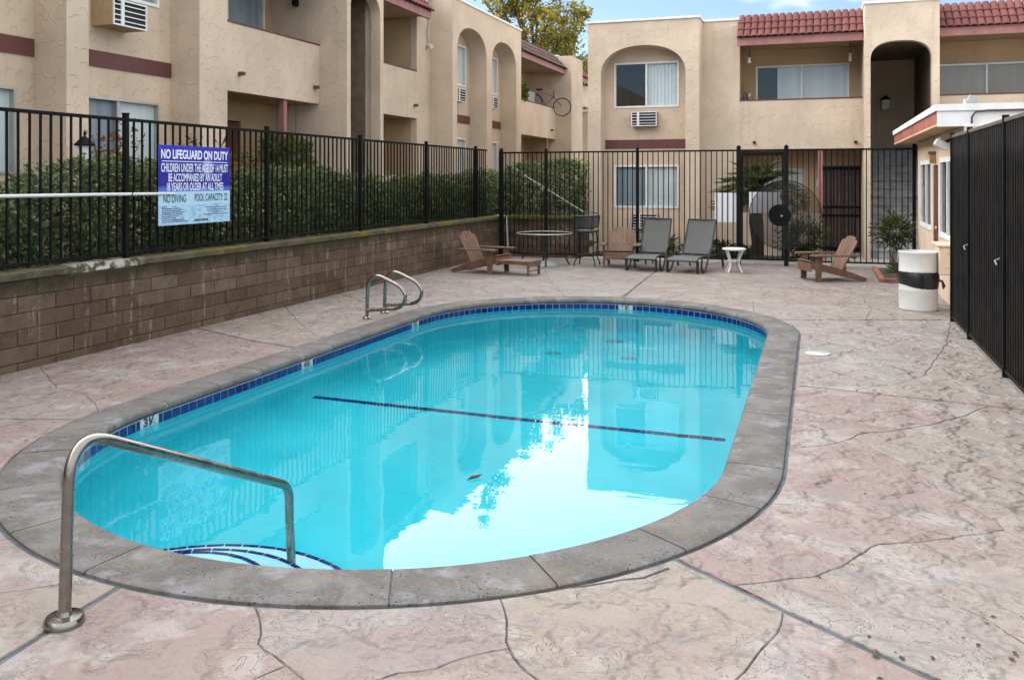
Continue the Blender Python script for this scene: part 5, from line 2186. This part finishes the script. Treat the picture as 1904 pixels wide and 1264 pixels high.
# palm by the gate
pm = empty('palm', (-1.23, 19.6, 0))
build('trunk', MB().tube([(-1.23, 19.6, 0), (-1.20, 19.6, .35), (-1.24, 19.6, .8), (-1.22, 19.58, 1.15), (-1.22, 19.58, 1.5)], [.15, .13, .15, .11, .07], 12), 'palm_trunk', pm)
g = np.random.default_rng(21)
P, D = [], []
fr_m = MB()
for i in range(46):
    az = g.uniform(0, 2 * PI)
    el = g.uniform(-.15, 1.25)
    ln = g.uniform(.6, 1.0)
    base = Vector((-1.18, 19.58, 1.50))
    d0 = Vector((math.cos(az) * math.cos(el), math.sin(az) * math.cos(el), math.sin(el)))
    pts = []
    for k in range(9):
        t = k / 8
        pts.append(base + d0 * ln * t + Vector((0, 0, -.34 * t * t * ln)))
    fr_m.tube(pts, [.008 * (1 - .8 * k / 8) + .001 for k in range(9)], 4)
    for k in range(2, 9):
        t = (pts[k] - pts[k - 1]).normalized()
        s = t.cross(Vector((0, 0, 1))).normalized()
        for q in range(5):
            pp = pts[k - 1].lerp(pts[k], q / 5)
            for sg_ in (-1, 1):
                P.append(pp)
                D.append(t * .75 + s * sg_ * .8 + Vector((0, 0, .1)))
leaves('frond', np.array(P), np.array(D), .24, 'leaf_palm', pm, .085, .3, 4, .10)
build('frond_rib', fr_m, 'leaf_palm', pm)
tag(pm, 'short palm with a shaggy dark trunk behind the gate', 'palm')
shrub('croton', (-.42, 20.75, 1.0), (.20, .18, .20), 260, 'leaf_gold', .11, 'golden leaved potted plant on the porch wall behind the gate', 'plant', seed=13, aspect=.4)

# left patio: pots, hanging ferns, red nandina, lantern post
px_, zz = -9.08, 1.80
for i, (y, r_, mat, lab) in enumerate(((12.35, .10, 'terracotta', 'first terracotta pot from the left on the patio wall behind the sign'), (12.68, .10, 'terracotta', 'second terracotta pot from the left on the patio wall'), (12.98, .10, 'terracotta', 'third terracotta pot from the left on the patio wall'),
                                       (13.28, .09, 'grey_plastic', 'grey pot on the patio wall in front of the red door'), (13.62, .10, 'terracotta', 'terracotta pot on the patio wall at the pink post'), (14.0, .07, 'white_plastic', 'white pot on the patio wall right of the pink post'))):
    o = empty('flower_pot', (px_, y, zz))
    build('pot', MB().lathe([(r_ * .72, 0), (r_, .15), (r_ * 1.08, .15), (r_ * 1.08, .18), (r_ * .9, .18), (r_ * .85, .15)], (px_, y, zz), 14), mat, o)
    gg = np.random.default_rng(50 + i)
    v = gg.normal(size=(70, 3)) * np.array([.07, .07, .06])
    leaves('leaves', np.array([px_, y, zz + .24]) + v, v * 6, .07, 'leaf_fern', o, .4, .3, 50 + i, .6)
    tag(o, lab, 'flower pot', 'pots on the patio wall')
for c, rad, n, lab, sd in (((-8.95, 13.35, 2.10), (.22, .24, .20), 700, 'hanging fern basket left of the pink patio post', 31), ((-8.95, 13.95, 1.95), (.25, .32, .36), 1100, 'trailing hanging fern right of the pink patio post', 32)):
    o = empty('hanging_fern', c)
    gg = np.random.default_rng(sd)
    v = gg.normal(size=(n, 3))
    v /= np.linalg.norm(v, axis=1)[:, None]
    P = np.array([c[0], c[1], c[2] + .12]) + v * gg.uniform(.3, 1.05, n)[:, None] * np.array(rad)
    leaves('fronds', P, v + np.array([0, 0, -.5]), .13, 'leaf_fern', o, .22, .3, sd, .5)
    build('basket', MB().lathe([(.06, -.10), (.13, .0), (.14, .04)], c, 14), 'black_rail', o)
    build('hanger', MB().tube([(c[0], c[1], c[2] + .04), (c[0], c[1], 3.13)], .004, 5), 'black_paint', o)
    tag(o, lab, 'fern')
for c, n, lab, sd in (((-8.15, 8.55, .80), 260, 'red leaved nandina left of the lantern post', 41), ((-8.15, 10.35, .80), 330, 'red leaved nandina standing behind the blue sign', 42)):
    o = empty('nandina', c)
    gg = np.random.default_rng(sd)
    m = MB()
    P, D = [], []
    for i in range(9):
        e = gg.normal(size=2) * .26
        h = gg.uniform(1.1, 1.5)
        pts = [(c[0], c[1], c[2]), (c[0] + e[0] * .4, c[1] + e[1] * .4, c[2] + h * .6), (c[0] + e[0], c[1] + e[1], c[2] + h)]
        m.tube(pts, [.008, .006, .003], 5)
        for k in range(n // 9):
            t = gg.uniform(.6, 1.05)
            q = np.array(pts[1]) + (np.array(pts[2]) - np.array(pts[1])) * ((t - .6) / .4)
            P.append(q + gg.normal(size=3) * .07)
            D.append(gg.normal(size=3))
    leaves('foliage', np.array(P), np.array(D), .10, 'leaf_red', o, .4, .3, sd, .3)
    build('stems', m, 'bark', o)
    tag(o, lab, 'shrub')
lp = empty('lamp_post', (-7.85, 7.93, .8))
x, y = -7.85, 7.93
build('post', MB().tube([(x, y, .8), (x, y, 1.88)], .025, 10), 'black_paint', lp)
build('lantern_glass', MB().lathe([(.05, 1.90), (.082, 2.09)], (x, y, 0), 6), 'sign_white', lp)
build('lantern_top', MB().lathe([(.115, 2.09), (.115, 2.105), (.055, 2.165), (.03, 2.185), (.012, 2.20), (.016, 2.225), (.004, 2.27)], (x, y, 0), 12), 'black_paint', lp)
build('lantern_foot', MB().lathe([(.03, 1.86), (.06, 1.88), (.06, 1.90)], (x, y, 0), 12), 'black_paint', lp)
tag(lp, 'black garden lantern post with frosted glass rising from the hedge', 'lamp post')
# trailing plant on the far balcony rail
shrub('balcony_plant', (-8.98, 26.75, 4.25), (.22, .45, .28), 420, 'leaf_fern', .13, 'trailing green plant spilling over the far balcony rail', 'plant', seed=15, stems=3)

# trees behind the blocks


def tree(name, base, h, clumps, mat, n_leaf, size, label, seed):
    g = np.random.default_rng(seed)
    root = empty(name, base)
    bx, by, bz = base
    tr = MB()
    tr.tube([(bx, by, bz), (bx + .15, by, bz + h * .25), (bx - .1, by + .2, bz + h * .5), (bx + .2, by, bz + h * .78)], [.32, .26, .18, .06], 10)
    P, D = [], []
    for (cx, cy, cz, r_) in clumps:
        cc = np.array([bx + cx, by + cy, bz + cz])
        st = np.array([bx, by, bz + min(h * .6, cz * .62)])
        mid = (st + cc) / 2 + g.normal(size=3) * .25
        tr.tube([tuple(st), tuple(mid), tuple(cc)], [.10, .06, .02], 6)
        for k in range(5):
            e = cc + g.normal(size=3) * r_ * .55
            tr.tube([tuple((mid + cc) / 2), tuple((cc + e) / 2 + g.normal(size=3) * .08), tuple(e)], [.03, .018, .006], 4)
            for q in range(int(n_leaf * r_ * r_)):
                pass
        n = int(n_leaf * r_ ** 2.2)
        # sub-clumps give light and dark knots
        sub = cc + g.normal(size=(max(6, int(10 * r_)), 3)) * r_ * .72
        pick = g.integers(0, len(sub), n)
        p = sub[pick] + g.normal(size=(n, 3)) * r_ * .33
        P.append(p)
        D.append(p - cc)
    P = np.concatenate(P)
    D = np.concatenate(D)
    D /= np.linalg.norm(D, axis=1)[:, None] + 1e-6
    build('trunk', tr, 'bark', root)
    leaves('crown', P, D, size, mat, root, .6, .25, seed, .9, -.3)
    return tag(root, label, 'tree')


tree('street_tree', (-14.6, 46, 0), 13,
     [(-2.0, 0, 11.2, .62), (-1.3, 0, 12.2, .85), (-.3, 0, 10.9, .62), (-.75, 0, 9.5, .95), (.1, .4, 8.4, .85), (1.6, 0, 9.4, .95), (.9, .3, 10.6, .45), (1.95, 0, 10.7, .60), (-2.5, 0, 13.6, .85), (-2.6, 0, 15.0, .5), (-3.1, 0, 16.4, .4), (-3.4, .2, 12.4, .5), (-1.6, 0, 10.0, .3), (.2, .3, 12.0, .4), (-.2, 0, 7.4, .9), (1.2, 0, 7.6, .9), (.6, 0, 6.4, .8), (1.9, 0, 8.2, .6)],
     'leaf_tree', 1900, .19, 'tall golden leaved tree rising behind the left block', 71)
tree('street_tree', (-13.3, 50, 0), 8,
     [(0, 0, 8.4, .9), (-1.3, 0, 7.2, .95), (.6, 0, 6.6, .9), (-.4, 0, 5.8, 1.0), (.9, 0, 5.0, .9), (-2.2, 0, 6.6, .9), (-.9, 0, 8.9, .6), (.5, 0, 3.6, .8), (-1.4, 0, 4.6, .9)],
     'leaf_tree_green', 1600, .20, 'lower green tree in the gap between the two blocks', 72)
tree('street_tree', (-20.5, 40, 0), 12, [(0, 0, 11.0, 1.2), (1.3, 0, 11.9, .6), (-1.5, 0, 10, 1.3), (2.0, 0, 11.2, .5)], 'leaf_tree_green', 900, .22,
     'tree crown just peeping over the roof of the left block', 73)

# litter on the deck
lit = MB()
g = np.random.default_rng(99)
for i in range(260):
    if i < 130:
        x, y = g.uniform(-.4, 1.6), g.uniform(11.6, 17.5)
    else:
        x, y = g.uniform(-6.6, 1.45), g.uniform(2.6, 17.8)
    if (Vector((x, y)) - Vector((PX, max(PY - L, min(PY + L, y))))).length < R + .02:
        continue
    s = g.uniform(.004, .014)
    a = g.uniform(0, PI)
    ca, sa = math.cos(a) * s, math.sin(a) * s
    lit.add([(x - ca, y - sa, .003), (x + sa * .5, y - ca * .5, .005), (x + ca, y + sa, .003), (x - sa * .5, y + ca * .5, .007)], [(0, 1, 2, 3)])
for cx, cy, nn, sp in ((-.36, 14.5, 60, .16), (.62, 3.75, 10, .12), (.2, 3.45, 8, .12), (.75, 3.55, 5, .05), (.35, 13.3, 25, .4), (-5.9, 7.9, 14, .2), (-5.5, 7.2, 10, .3)):
    for i in range(nn):
        x, y = cx + g.normal() * sp, cy + g.normal() * sp * .7
        s = g.uniform(.006, .02)
        a = g.uniform(0, PI)
        ca, sa = math.cos(a) * s, math.sin(a) * s
        lit.add([(x - ca, y - sa, .003), (x + sa * .5, y - ca * .5, .005), (x + ca, y + sa, .003), (x - sa * .5, y + ca * .5, .007)], [(0, 1, 2, 3)])
tag(build('leaf_litter', lit, 'dead_leaf', recalc=False), 'scattered dark leaf crumbs on the deck', kind='stuff')
